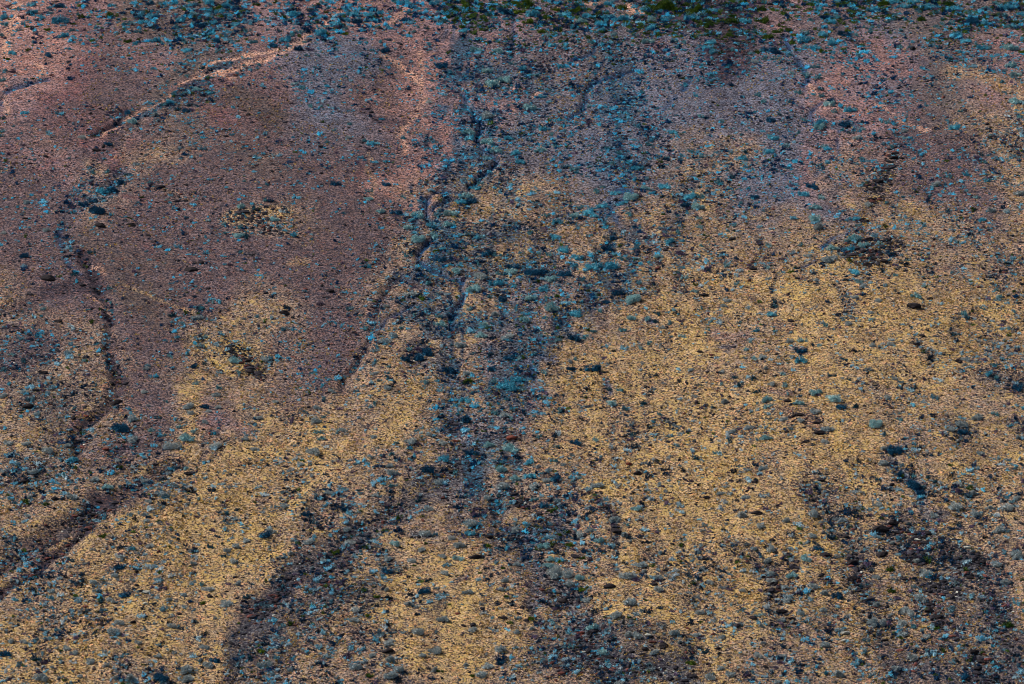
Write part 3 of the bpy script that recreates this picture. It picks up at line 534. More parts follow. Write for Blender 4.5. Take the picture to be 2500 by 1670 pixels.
# ------------------------------------------------------------------ plants and boulders read off the slope: x y width kind
PL = {
'A': """218 33 70 t,405 35 80 d,228 85 75 t,350 85 60 t,415 135 130 t,545 95 60 t,275 108 50 t,265 130 60 d,30 112 80 t,30 170 60 t,15 235 60 t,130 205 40 t,185 185 38 g,215 190 50 d,435 240 78 t,495 200 55 t,510 160 40 g,325 205 45 g,70 292 40 t,225 285 45 t,90 367 70 t,330 380 70 d,490 342 35 t,60 405 42 g,465 425 45 d,550 38 60 g,770 30 60 t,760 108 90 g,940 45 50 d,1040 105 80 t,1050 190 50 d,870 162 60 t,915 165 50 u,805 222 50 t,945 215 50 t,1240 140 75 t,1215 180 60 t,1240 235 55 t,1330 165 60 t,1385 180 70 d,1335 95 70 u,1465 152 90 t,1440 10 90 t,1500 45 90 g,1565 35 90 t,1525 110 60 g,1510 75 70 t,1620 170 70 t,1460 108 50 t,1330 30 70 t,1030 20 80 d,1100 25 60 t,1570 215 55 t,1700 205 60 t,1740 290 65 t,1490 278 80 d,1495 350 65 t,1280 345 70 t,1265 285 60 t,1430 370 35 d,1065 275 70 t,1110 290 50 t,880 280 60 g,825 268 35 u,1885 310 85 d,1960 265 90 t,2010 240 60 t,2060 220 60 t,2200 222 110 t,2050 330 80 d,2100 280 40 t,2300 165 90 t,2240 175 50 t,2155 150 50 t,2330 130 60 d,2130 70 60 d,2030 100 90 t,2010 45 60 t,1945 115 50 g,1850 125 55 u,1910 210 60 d,1840 205 50 t,2215 15 50 t,2245 55 60 t,1770 440 40 t,1675 440 30 t,1395 460 60 d,1280 520 40 t,1350 600 70 u,1260 630 60 t,1190 640 60 t,1440 630 70 t,1180 690 70 t,1220 740 60 d,1270 750 80 d,1120 710 60 t,1310 710 60 d,1350 720 50 d,1070 785 80 s,910 825 80 u,880 765 70 d,1030 700 50 t,800 610 45 u,25 550 60 u,20 480 60 t,45 590 30 u,15 805 50 d,85 870 30 t,15 895 60 t,10 930 50 t,660 1025 60 k,740 985 70 d,560 945 60 s,1000 1060 45 s,475 1080 30 t,640 1180 50 t,740 1180 60 t,830 1240 80 d,760 1290 90 d,700 1300 90 t,880 1190 60 d,640 1360 80 d,570 1390 80 d,640 1440 150 d,490 1410 50 d,505 1460 40 d,190 1385 60 s,150 1470 40 s,170 1500 40 k,690 1545 80 k,905 1535 75 k,1710 785 45 k,1555 930 50 k,2205 1003 50 k,2310 1262 85 d,2210 1262 30 k,2210 1190 30 k,1755 1080 60 t,1680 1240 30 u,1100 1280 70 k,1035 1255 50 t,1825 1375 50 t,1670 1420 80 u,1745 1430 60 d,1435 1515 40 u,1540 1525 50 u,1645 1553 60 t,1890 1500 70 u,1350 1370 40 u,1150 1370 40 u,2250 980 40 t,2130 720 50 t,2205 720 40 t,2070 600 60 t,2020 570 50 u,2300 890 50 u""",
'B': """75 90 90 t,30 130 70 t,125 50 40 t,110 145 90 d,215 60 80 d,180 95 90 t,340 70 50 t,450 20 90 t,385 15 60 t,25 195 60 t,35 230 50 g,230 185 40 t,440 130 80 d,465 80 60 t,530 85 50 t,580 60 50 t,530 185 40 t,500 215 45 t,590 190 50 d,305 342 82 d,320 265 50 d,270 280 50 t,700 145 60 t,750 65 60 t,850 50 90 g,810 120 60 t,830 215 70 t,860 25 80 g,640 15 80 t,660 45 60 d,1120 80 120 d,1060 45 60 g,960 30 60 g,920 95 50 g,1215 70 100 g,1270 15 160 g,1310 90 120 t,1290 140 90 g,1420 120 80 g,1380 215 70 g,1475 60 70 g,1530 95 90 t,1620 65 100 g,1645 140 80 u,1700 110 90 t,1740 25 60 t,1780 45 80 d,1565 130 40 t,1840 20 70 t,1930 45 110 g,1925 125 100 t,1830 115 90 t,1790 160 80 t,2040 100 70 t,2120 130 80 u,2090 55 100 t,2220 35 240 g,2300 60 100 g,2330 165 60 u,2235 130 80 t,2135 185 90 t,2050 185 50 g,2300 205 50 g,2100 280 90 u,2025 240 50 t,1995 210 60 t,1865 230 60 u,1410 240 60 u,1400 265 50 u,2260 235 40 s,2290 280 50 t,2310 320 40 t,1720 290 60 t,1780 205 70 t,1580 185 70 t,1540 310 60 u,1440 305 70 t,1180 430 60 t,920 340 80 u,1080 345 80 u,1000 480 80 u,1250 465 80 t,1330 515 60 t,1120 540 100 u,1030 575 110 u,1000 785 115 s,1300 735 90 u,1375 660 70 t,880 900 90 u,1000 975 90 u,880 940 80 t,1070 1030 90 u,1000 1080 60 u,1370 1030 90 u,1200 1045 80 t,1470 1000 60 u,1440 920 50 t,1400 890 70 t,1160 950 80 t,1230 1110 70 t,1310 960 60 u,1700 720 60 u,1900 1040 60 t,1840 1015 60 t,2275 905 70 t,2130 985 60 t,1860 1120 60 t,2040 1150 90 t,2230 1080 40 t,1700 1145 50 t,1600 1160 60 t,2220 1275 90 t,2080 1290 80 u,2020 1350 130 u,1885 1320 70 t,1930 1390 80 t,1700 1450 100 t,1745 1475 70 t,1790 1405 80 t,1650 1420 60 t,1600 1475 70 u,1400 1470 60 t,1310 1310 50 t,1750 1310 60 t,1800 1280 50 t,1980 1470 60 t,1490 1520 80 t,950 1255 60 t,860 1335 100 u,820 1380 80 t,880 1370 110 d,930 1290 70 t,740 1465 90 u,670 1450 50 t,520 1480 90 u,480 1510 70 t,450 1555 80 u,610 1545 80 t,730 1535 90 u,285 1450 80 u,430 1350 60 t,310 1265 70 d,190 1365 70 u,190 1310 60 t,380 1455 90 d,160 960 50 t,215 985 80 t,60 850 50 t,55 940 50 s,570 800 50 s,610 700 50 s,690 450 120 d""",
'C': """30 20 70 g,110 60 130 g,215 65 90 t,300 20 60 g,375 55 70 t,420 15 70 g,540 60 100 g,65 120 110 t,185 165 100 g,345 140 110 g,430 145 90 t,335 100 60 g,560 140 110 g,700 100 70 g,640 215 80 g,600 240 100 g,540 230 70 t,325 240 60 g,480 215 60 t,735 210 70 g,770 240 50 g,690 180 40 g,830 275 110 t,840 320 70 u,910 325 80 t,960 355 60 g,740 365 60 t,600 335 110 d,645 360 80 d,545 345 60 t,185 285 90 t,180 320 90 t,210 350 90 t,200 400 60 t,10 290 50 t,130 15 60 t,885 135 60 t,850 230 70 t,1010 150 80 t,1065 115 70 t,970 235 80 t,1110 235 100 d,1140 215 60 g,1190 235 60 t,1235 185 50 t,1290 190 70 t,1300 220 60 t,1355 175 40 t,1030 290 90 t,1210 385 50 t,1260 350 40 g,1500 205 50 t,1400 150 50 t,1455 100 60 t,1450 130 70 t,1390 75 70 d,1300 60 80 t,1380 15 100 g,1440 10 100 t,1530 45 80 t,1590 10 90 t,1680 45 110 t,1620 75 50 t,1640 130 90 g,1740 85 60 t,1785 125 50 t,1850 155 70 t,1790 165 60 t,1730 175 60 t,1840 195 50 g,1860 55 100 t,1830 20 100 g,1945 205 80 d,1960 85 70 t,2020 150 130 d,2070 160 80 t,2090 60 80 t,2150 20 70 t,2230 50 100 t,2330 90 90 t,2200 105 70 t,2240 180 70 t,1885 235 80 t,1950 275 80 t,2020 300 40 t,2065 325 80 t,2115 325 60 t,2250 325 110 u,2330 355 50 g,1840 405 70 d,1490 320 60 t,1560 325 50 t,2280 440 100 u,2215 480 50 t,2285 510 80 u,2290 690 110 u,2310 795 60 t,1870 545 40 t,910 460 60 t,920 525 70 t,740 495 60 u,860 500 70 u,550 395 70 t,630 405 60 t,495 415 50 s,470 365 50 u,345 340 50 t,390 300 40 u,375 385 50 t,200 515 50 d,800 630 70 t,940 610 60 d,965 660 70 t,1015 690 80 d,1015 720 80 u,830 820 60 t,735 695 50 t,530 645 70 t,560 690 60 t,670 785 60 d,610 825 80 d,940 840 90 t,960 870 90 u,1100 840 100 d,1150 905 60 d,1230 880 60 u,1200 945 60 s,1240 830 50 d,1150 760 80 t,1040 770 60 t,970 1000 70 u,710 1000 70 u,600 1040 80 t,620 950 80 t,790 910 70 t,440 1040 60 d,400 1085 80 t,55 1035 60 t,140 1075 60 u,400 925 40 t,270 830 50 t,120 800 70 t,1400 835 70 t,1530 895 60 s,1525 940 50 u,1440 1000 60 t,1870 870 80 t,1905 765 40 t,1230 1085 40 t,2050 1065 50 d,2080 1105 60 t,1830 1210 60 t,1740 1260 70 s,1705 1335 50 t,1950 1305 40 t,2300 1325 90 s,2140 1440 80 s,2220 1445 60 s,2020 1350 50 u,830 1330 80 t,880 1275 100 d,950 1355 70 u,915 1425 90 u,900 1495 100 u,930 1555 120 s,1180 1490 80 t,1215 1540 50 t,1280 1410 70 s,1400 1385 50 t,1220 1270 60 t,250 1245 60 t,60 1300 50 t,40 1340 100 t,130 1345 70 t,20 1400 80 d,100 1420 100 u,110 1495 50 u,110 1555 60 u,400 1390 50 t,500 1355 80 d,360 1545 60 t,340 1210 60 d,1345 1245 80 k,1300 1300 60 k,1290 1365 70 k,1450 1085 60 k,1240 1500 50 k""",
'D': """165 190 80 d,25 25 50 s,310 15 60 s,625 170 60 d,335 340 110 k,520 320 70 d,1320 278 105 k,1385 240 50 k,2270 430 60 k,2310 410 40 u,1957 580 80 k,1165 595 70 d,1185 570 30 r,745 405 60 t,760 500 50 t,1355 610 80 s,1460 510 50 u,1370 555 60 t,1395 740 60 u,1380 800 70 u,1250 650 60 u,1170 880 60 u,1280 870 60 t,80 870 60 u,20 980 60 t,1010 960 50 s,1340 950 80 d,1410 930 50 d,1340 1060 60 u,1620 910 90 u,1650 50 80 u,1550 25 50 t,1700 60 70 d,1630 985 60 t,2150 1000 50 t,2280 1120 50 s,2230 1180 50 t,1900 1195 50 s,1830 900 80 s,985 1125 60 s,1020 1220 40 s,1140 1190 40 t,1290 1225 80 s,1410 1225 90 d,1505 1235 50 s,1440 1260 50 s,1300 1275 60 s,1480 1145 70 s,1500 1100 60 t,1070 1298 70 d,900 1310 90 s,800 1185 100 k,300 990 60 k,200 1215 90 k,245 1275 60 s,510 1240 40 t,20 1155 60 s,165 1130 60 s,160 910 60 d,570 915 50 u,470 850 60 s,400 640 60 k,300 555 60 u,1770 1300 70 s,2160 1330 90 s,2225 1295 50 t,2180 1230 60 s,2190 1400 70 u,2330 1395 60 u,1690 1440 60 s,1750 1510 60 s,2210 1440 60 t,2150 1540 100 s,1410 1340 50 s,1240 1370 60 t,1290 1440 100 u,1330 1400 60 u,1450 1405 50 r,1480 1490 80 s,1180 1495 110 s,1120 1420 40 t,900 1455 90 s,1040 1385 60 u,800 1370 150 d,540 1440 60 k,70 1470 80 s,180 1475 60 s,470 1495 60 s,310 1530 100 s,730 1520 60 r,590 1290 40 r,1700 910 60 k,1720 985 70 k,1860 900 50 k,1580 850 50 k""",
'E': """560 70 130 u,635 40 100 u,970 55 70 u,895 120 40 t,880 40 60 t,940 235 50 t,1000 170 100 d,1070 180 70 t,650 160 60 g,690 215 90 d,790 295 80 u,985 285 60 d,1090 315 60 t,460 190 60 t,600 375 70 t,950 330 100 s,1180 300 100 u,1180 260 120 d,1290 300 130 d,1390 290 80 d,1450 355 80 u,1540 310 110 d,1600 255 80 t,1650 350 60 t,1060 375 100 t,1190 390 60 t,905 415 100 u,1390 410 90 t,1290 480 100 u,1410 480 60 t,1430 545 120 u,1110 490 100 d,1020 475 60 t,1720 270 90 t,1830 250 140 t,1730 210 70 d,1620 200 90 t,1430 185 60 t,1360 165 50 t,1290 40 50 t,1520 150 90 t,1480 60 80 t,1890 60 90 d,1820 130 110 d,1940 210 60 t,2170 190 80 u,2250 85 110 t,2320 30 70 t,2120 240 50 t,2040 215 50 t,2320 300 50 t,1970 480 150 u,1900 440 110 d,1830 500 80 d,1600 575 110 t,1780 570 60 t,1985 615 80 u,2110 625 70 u,2180 590 70 d,2150 640 60 d,2260 655 60 u,2210 685 50 s,2340 745 50 u,2120 790 70 t,2050 820 50 u,1930 700 70 t,1730 710 50 t,1680 750 70 t,1600 750 110 d,1480 770 70 u,1060 590 80 s,980 660 80 u,1260 630 80 u,690 655 90 u,680 600 60 t,890 550 60 u,480 450 90 s,500 595 60 t,300 780 80 s,345 735 80 s,130 600 40 t,165 685 60 t,415 680 50 t,310 540 50 s,960 730 90 u,1140 740 90 s,820 800 80 s,470 830 60 t,590 850 120 d,540 880 110 d,330 950 50 t,320 1020 50 d,230 995 60 s,440 900 90 d,1160 880 100 d,1220 890 60 u,1020 870 60 d,1610 900 50 t,1580 965 80 d,1730 965 110 d,1390 990 60 u,870 1000 70 s,870 1055 80 g,1040 970 90 d,1060 1040 70 u,1130 1080 150 t,1250 1100 70 u,1200 1030 80 t,760 980 100 d,1840 1100 60 d,1920 1110 60 t,2060 1200 70 d,1850 1195 80 u,1955 1235 60 t,2070 930 40 s,2220 1070 40 s,2180 1275 50 t,860 1175 90 t,580 1060 60 u,330 1100 60 s,230 1200 60 t,1170 1300 60 u,1060 1260 70 t,1130 1280 80 s,860 1310 110 d,1510 1250 60 t,1740 1450 70 u,1600 1470 90 d,1480 1495 50 t,1995 1410 60 d,2240 1330 50 s,1360 1425 60 t,1170 1435 90 r,780 1445 60 r,1215 1450 40 k,1170 1510 120 u,1010 1490 80 u,700 1480 70 s,490 1460 100 s,380 1475 50 t,35 1420 40 s,230 1425 60 s,20 1390 60 s,590 1420 60 s,340 1555 50 t,890 1530 110 d,830 1510 40 s""",
'F': """1190 70 100 u,1130 90 70 u,1250 120 80 u,1025 135 90 u,1140 140 90 t,1350 105 70 u,1440 170 80 d,1280 75 70 k,1240 160 60 k,1220 190 50 t,1180 295 80 t,980 220 90 s,1030 225 60 s,1290 210 50 t,1380 230 70 k,1270 250 60 k,1550 220 50 u,1460 325 50 t,1210 365 60 u,1250 385 50 s,1450 180 50 k,1640 170 40 s,1890 185 40 s,905 70 50 d,820 115 60 t,590 125 60 u,20 340 60 u,75 435 60 u,380 380 50 u,305 260 60 u,140 120 50 t,110 200 50 t,875 190 60 s,580 270 60 u,630 500 60 d,650 535 50 t,910 355 50 s,1185 470 50 s,1185 510 40 s,1340 495 60 s,1610 465 80 u,1660 400 50 u,1590 533 110 k,1700 480 50 k,2050 400 40 s,2160 430 50 t,2180 475 70 u,2060 550 50 t,1300 580 50 s,1300 625 50 u,1140 660 60 s,990 665 50 t,620 590 80 t,530 625 40 u,400 645 40 t,190 640 60 t,310 495 50 s,285 530 50 s,130 545 40 t,745 635 60 k,515 700 35 p,120 850 40 k,175 700 40 u,10 750 50 u,460 780 50 t,435 830 50 u,740 780 60 s,820 775 70 u,945 805 50 u,1300 805 60 s,1430 795 60 s,1360 820 30 k,780 830 50 d,820 850 80 d,760 885 50 s,820 905 90 t,490 890 60 u,560 885 70 s,650 865 40 k,60 975 50 s,275 985 50 s,350 1020 50 d,400 1075 70 d,480 1030 60 d,270 1065 50 u,110 1085 50 d,575 960 50 s,700 1000 60 u,710 1075 60 u,620 1070 60 s,720 1135 50 u,570 1175 80 u,515 1120 60 d,295 1190 80 s,80 1155 50 s,1030 1015 60 d,1150 1040 50 d,1110 900 60 d,920 1130 90 u,1030 1165 110 u,1090 1225 100 d,1190 1225 70 d,800 1195 80 u,930 1250 90 s,800 1285 60 k,720 1180 60 k,600 1305 50 d,590 1225 70 u,700 1310 60 s,810 1325 60 s,1500 1305 60 t,1600 1090 60 d,1410 1165 60 s,1465 1030 60 s,1945 905 70 s,2015 925 50 s,2140 940 60 t,2160 1030 60 t,1890 910 50 k,1650 735 50 k,1610 790 60 k,1930 590 70 t,1960 620 60 d,1880 730 60 d,2240 690 50 u,2290 1100 100 d,2150 1280 60 t,2030 1300 90 s,2100 1000 80 t,1850 1380 70 s,1920 1350 100 s,1930 1400 110 d,2310 1440 60 s,1360 1340 130 u,1310 1330 60 s,1640 1380 50 s,1390 1415 60 d,1000 1380 80 s,940 1400 80 k,920 1330 50 k,855 1460 60 k,720 1395 40 k,570 1440 90 u,460 1375 60 s,320 1455 60 d,340 1395 60 s,240 1540 60 t,980 1465 60 s,1370 1515 60 s,1480 1520 140 d,2060 1545 70 s""",
'G': """500 25 80 t,720 80 50 s,820 20 60 s,230 110 70 s,435 120 70 t,660 165 70 s,1000 155 80 s,1120 150 50 d,1215 55 60 d,1280 80 60 u,1290 112 60 k,1060 265 50 k,1115 265 80 s,1270 285 40 s,1090 325 50 s,1020 305 60 s,740 210 80 u,200 285 60 s,510 280 120 s,380 295 60 k,160 170 80 k,195 405 60 s,890 395 50 s,1000 405 50 s,1000 440 60 s,1365 400 40 s,1560 455 50 s,1630 375 50 d,1790 385 50 s,1560 390 60 d,1955 340 80 s,2140 130 50 s,2060 50 60 s,2260 250 60 s,1980 210 40 p,2110 395 80 d,1860 515 80 s,1820 545 90 d,1165 585 50 s,1040 615 70 s,1610 615 80 s,1700 580 60 s,1440 625 60 d,1305 645 40 s,1020 720 40 s,860 540 40 s,765 545 50 s,710 545 60 g,700 650 50 s,640 640 50 s,480 715 60 d,590 740 50 s,830 680 60 s,820 762 100 d,780 820 70 s,920 850 60 s,630 860 70 s,935 785 40 k,940 885 40 k,1330 795 40 k,1340 740 60 s,1600 725 70 s,1560 655 60 s,1540 690 50 d,1870 710 50 s,2000 670 60 s,2230 700 60 s,2150 745 60 s,2300 650 70 g,2020 575 50 s,2120 585 70 s,1380 880 50 t,1430 905 80 s,1440 965 50 k,1150 990 60 s,1250 955 60 s,1090 965 50 s,860 940 100 d,1000 935 70 p,360 925 60 s,700 995 60 d,760 985 70 s,545 1070 50 s,700 1045 50 d,1000 1015 50 p,1230 1080 40 k,1390 1010 50 g,1570 1005 110 s,1630 880 60 s,1700 960 60 d,1490 1110 50 s,1180 1165 70 s,820 1145 80 s,910 1140 50 k,700 1155 50 k,640 1115 50 s,330 1245 50 s,650 1210 60 d,780 1215 100 s,990 1190 50 s,80 1270 60 s,160 1275 60 s,960 1280 60 s,710 1340 50 s,520 1350 70 s,470 1320 70 s,30 1360 90 d,250 1385 70 d,630 1410 70 s,1090 1365 60 s,1025 1365 30 k,1190 1350 50 s,1320 1355 50 s,1400 1310 60 s,740 1440 40 s,820 1480 50 s,280 1515 110 s,540 1515 60 s,440 1545 40 g,860 1445 50 k,900 1520 100 s,790 1525 60 s,1290 1465 110 s,1300 1525 100 s,1080 1515 150 d,1430 1430 90 s,1480 1400 80 d,1720 1370 60 d,1820 1430 110 s,1990 1460 60 s,2140 1015 40 g,2000 1150 60 g,1800 1330 70 g,2280 905 50 g,1136 405 24 r,415 1072 22 r""",
'H': """700 15 90 t,600 90 120 d,350 110 80 s,340 65 60 s,360 195 70 t,130 235 50 d,660 155 90 s,780 90 60 t,1090 90 90 u,1100 205 110 s,1090 260 60 d,1000 280 80 s,1195 150 80 u,1300 140 80 t,1410 165 70 s,1315 205 80 s,1480 150 90 d,1640 145 50 u,1460 25 60 t,1300 40 90 t,1760 200 80 s,2040 112 70 k,2030 90 50 s,2030 360 75 u,2230 235 50 s,2180 190 50 s,2080 45 50 s,1975 50 50 r,2005 250 40 k,2130 370 30 k,2055 310 25 r,1400 335 80 d,1445 372 60 g,1180 290 40 g,1330 290 60 t,510 285 70 d,240 265 60 s,120 385 50 s,30 365 80 d,30 500 60 s,60 580 70 s,300 500 60 g,600 360 80 s,560 530 100 s,880 465 110 s,885 530 80 t,1010 548 70 k,1180 490 90 s,1560 445 40 k,1640 540 90 s,1700 515 60 s,1500 535 50 g,1950 540 80 s,1890 500 100 k,1960 470 50 t,1790 580 90 u,1880 430 90 s,1950 625 40 g,1990 580 50 s,1570 610 80 g,1390 610 80 u,1660 695 50 g,1010 608 60 g,760 565 60 s,370 605 80 u,175 620 60 g,60 550 30 g,580 597 30 g,560 640 70 s,920 690 90 k,690 690 60 s,800 700 80 u,810 615 80 s,1210 740 60 s,1440 700 80 u,1500 788 190 s,1430 740 90 u,1505 722 50 g,700 795 90 s,600 850 60 d,470 720 80 s,320 790 100 d,330 700 70 s,505 755 30 g,1110 775 40 g,950 800 30 g,1110 855 70 s,1090 915 60 s,1130 965 50 g,870 930 80 s,570 930 100 d,310 920 60 s,160 925 60 g,240 965 50 g,460 1010 70 s,100 1060 90 s,180 1097 50 g,240 1145 30 g,1570 880 90 s,1630 840 80 u,1660 918 70 g,1530 975 80 k,1300 1110 60 g,1445 1130 60 u,1680 980 80 s,2060 740 80 s,2080 790 60 s,1970 820 110 s,2170 830 90 s,2180 920 80 s,2150 880 60 k,1850 890 90 k,2310 780 60 s,1900 1095 90 s,1970 1000 110 s,2080 1070 60 s,1750 1170 110 u,840 1165 40 k,800 1075 50 r,1120 1110 70 k,700 1125 80 s,510 1205 100 s,895 1195 70 s,320 1270 90 s,1315 1180 60 s,1200 1215 60 s,550 1370 60 s,330 1395 100 s,220 1365 60 s,660 1330 110 s,320 1335 80 k,80 1450 110 s,100 1125 80 s,1080 1330 90 s,1020 1440 90 s,1100 1420 90 d,860 1440 60 s,950 1500 100 s,640 1475 70 s,340 1500 90 s,380 1465 90 s,190 1505 60 g,900 1515 50 g,2270 1215 100 s,2050 1240 90 s,1970 1230 80 s,2110 1230 60 p,2090 1320 60 k,2220 1290 80 k,2330 1280 60 s,2150 1340 70 s,1580 1300 70 t,1800 1330 90 u,1650 1200 60 r,1920 1555 90 s""",
'I': """90 15 70 d,455 90 60 s,680 145 50 s,555 75 60 s,165 290 50 k,500 175 50 k,510 385 80 k,95 335 30 k,415 410 100 s,270 370 50 s,250 262 60 s,435 285 60 s,530 485 70 s,890 395 90 s,710 440 80 s,945 450 50 s,1140 475 50 t,1350 325 80 s,1465 405 50 d,1340 155 60 d,1590 125 60 t,1690 140 50 d,1740 165 60 d,1370 45 90 s,1560 180 130 d,1660 200 70 d,1640 240 80 d,1500 110 90 d,1895 190 60 s,2000 195 50 s,2000 245 70 s,2290 285 60 s,1890 345 110 s,2220 345 110 s,2120 345 60 s,2010 400 90 s,1740 410 80 s,1895 460 60 d,2190 500 90 s,1450 447 90 k,1570 460 60 d,2280 665 120 s,2300 695 80 s,2150 740 80 s,2220 865 80 s,1440 590 60 s,1360 500 110 k,1010 500 50 d,890 550 70 s,1120 545 50 k,750 555 50 s,620 572 50 k,600 640 80 s,580 710 90 s,845 705 90 u,930 635 90 d,985 680 85 k,590 795 80 s,610 850 80 s,555 825 40 k,620 870 50 k,540 880 30 k,745 815 80 u,480 630 60 s,135 505 50 s,185 655 50 s,130 775 60 s,300 765 50 s,190 865 60 s,40 930 50 s,100 970 50 s,260 965 50 s,290 900 50 s,400 920 60 s,120 1075 70 s,220 1130 50 s,490 1110 60 k,530 1095 70 u,110 1137 30 k,445 1165 40 s,545 1170 60 s,90 1220 70 s,265 1240 60 s,470 1250 30 k,560 1280 50 s,240 1315 50 k,170 1335 70 d,60 1410 80 g,520 1370 70 s,700 1365 60 s,770 1140 40 k,690 1110 70 s,900 900 80 s,970 940 80 s,700 895 60 s,710 985 80 s,680 1060 80 k,800 1080 70 s,965 1055 60 s,985 1090 50 s,1080 965 100 d,1330 1130 130 s,970 1300 90 s,1080 1500 110 s,1110 1260 50 p,1120 1205 70 p,1080 1195 70 s,1390 1245 50 k,1530 1220 80 s,1590 1165 60 t,1520 1140 80 s,1545 1060 130 s,1680 1235 60 s,1640 980 100 s,1330 1015 80 s,1170 840 70 k,1160 710 90 k,1285 975 60 k,1240 880 60 d,1330 830 60 s,1300 780 60 d,1370 665 100 k,1430 780 80 g,1600 715 90 s,1700 690 70 d,1690 800 110 s,1960 620 60 p,1620 560 60 p,2240 1155 110 g,1730 1355 60 d,1600 1380 100 s,1480 1440 90 s,1940 1500 90 d,340 1500 80 s,190 1515 90 s,270 1450 60 s,660 1550 60 s,830 1435 50 k,570 1445 40 k,1700 1060 80 k,1760 1100 60 k,2000 1340 80 k,2050 1400 70 k""",
}
items = []
for t, s in PL.items():
    for rec in s.split(','):
        x, y, wd, kd = rec.split()
        items.append((TILE[t][0] + float(x) / TS, TILE[t][1] + float(y) / TS, float(wd) / TS, kd))
order = sorted(range(len(items)), key=lambda i: -items[i][2])
KIND = {'t': 'blue', 'd': 'blue', 'u': 'blue', 's': 'silver', 'g': 'green', 'k': 'rock', 'r': 'rock', 'p': 'rock'}
INFO = {'blue': ('blue_green_shrub', 'shrub', 'blue-green shrubs scattered over the slope'),
        'silver': ('silver_shrub', 'grey shrub', 'silver-grey shrubs on the straw-coloured ground'),
        'green': ('green_bush', 'green bush', 'green bushes on the slope'),
        'rock': ('boulder', 'boulder', 'boulders lying on the slope')}
COLW = {'t': 'teal', 'd': 'dark-blue', 'u': 'pale-teal', 's': 'silver-grey', 'g': 'green', 'k': 'black', 'r': 'rust-red', 'p': 'pale'}
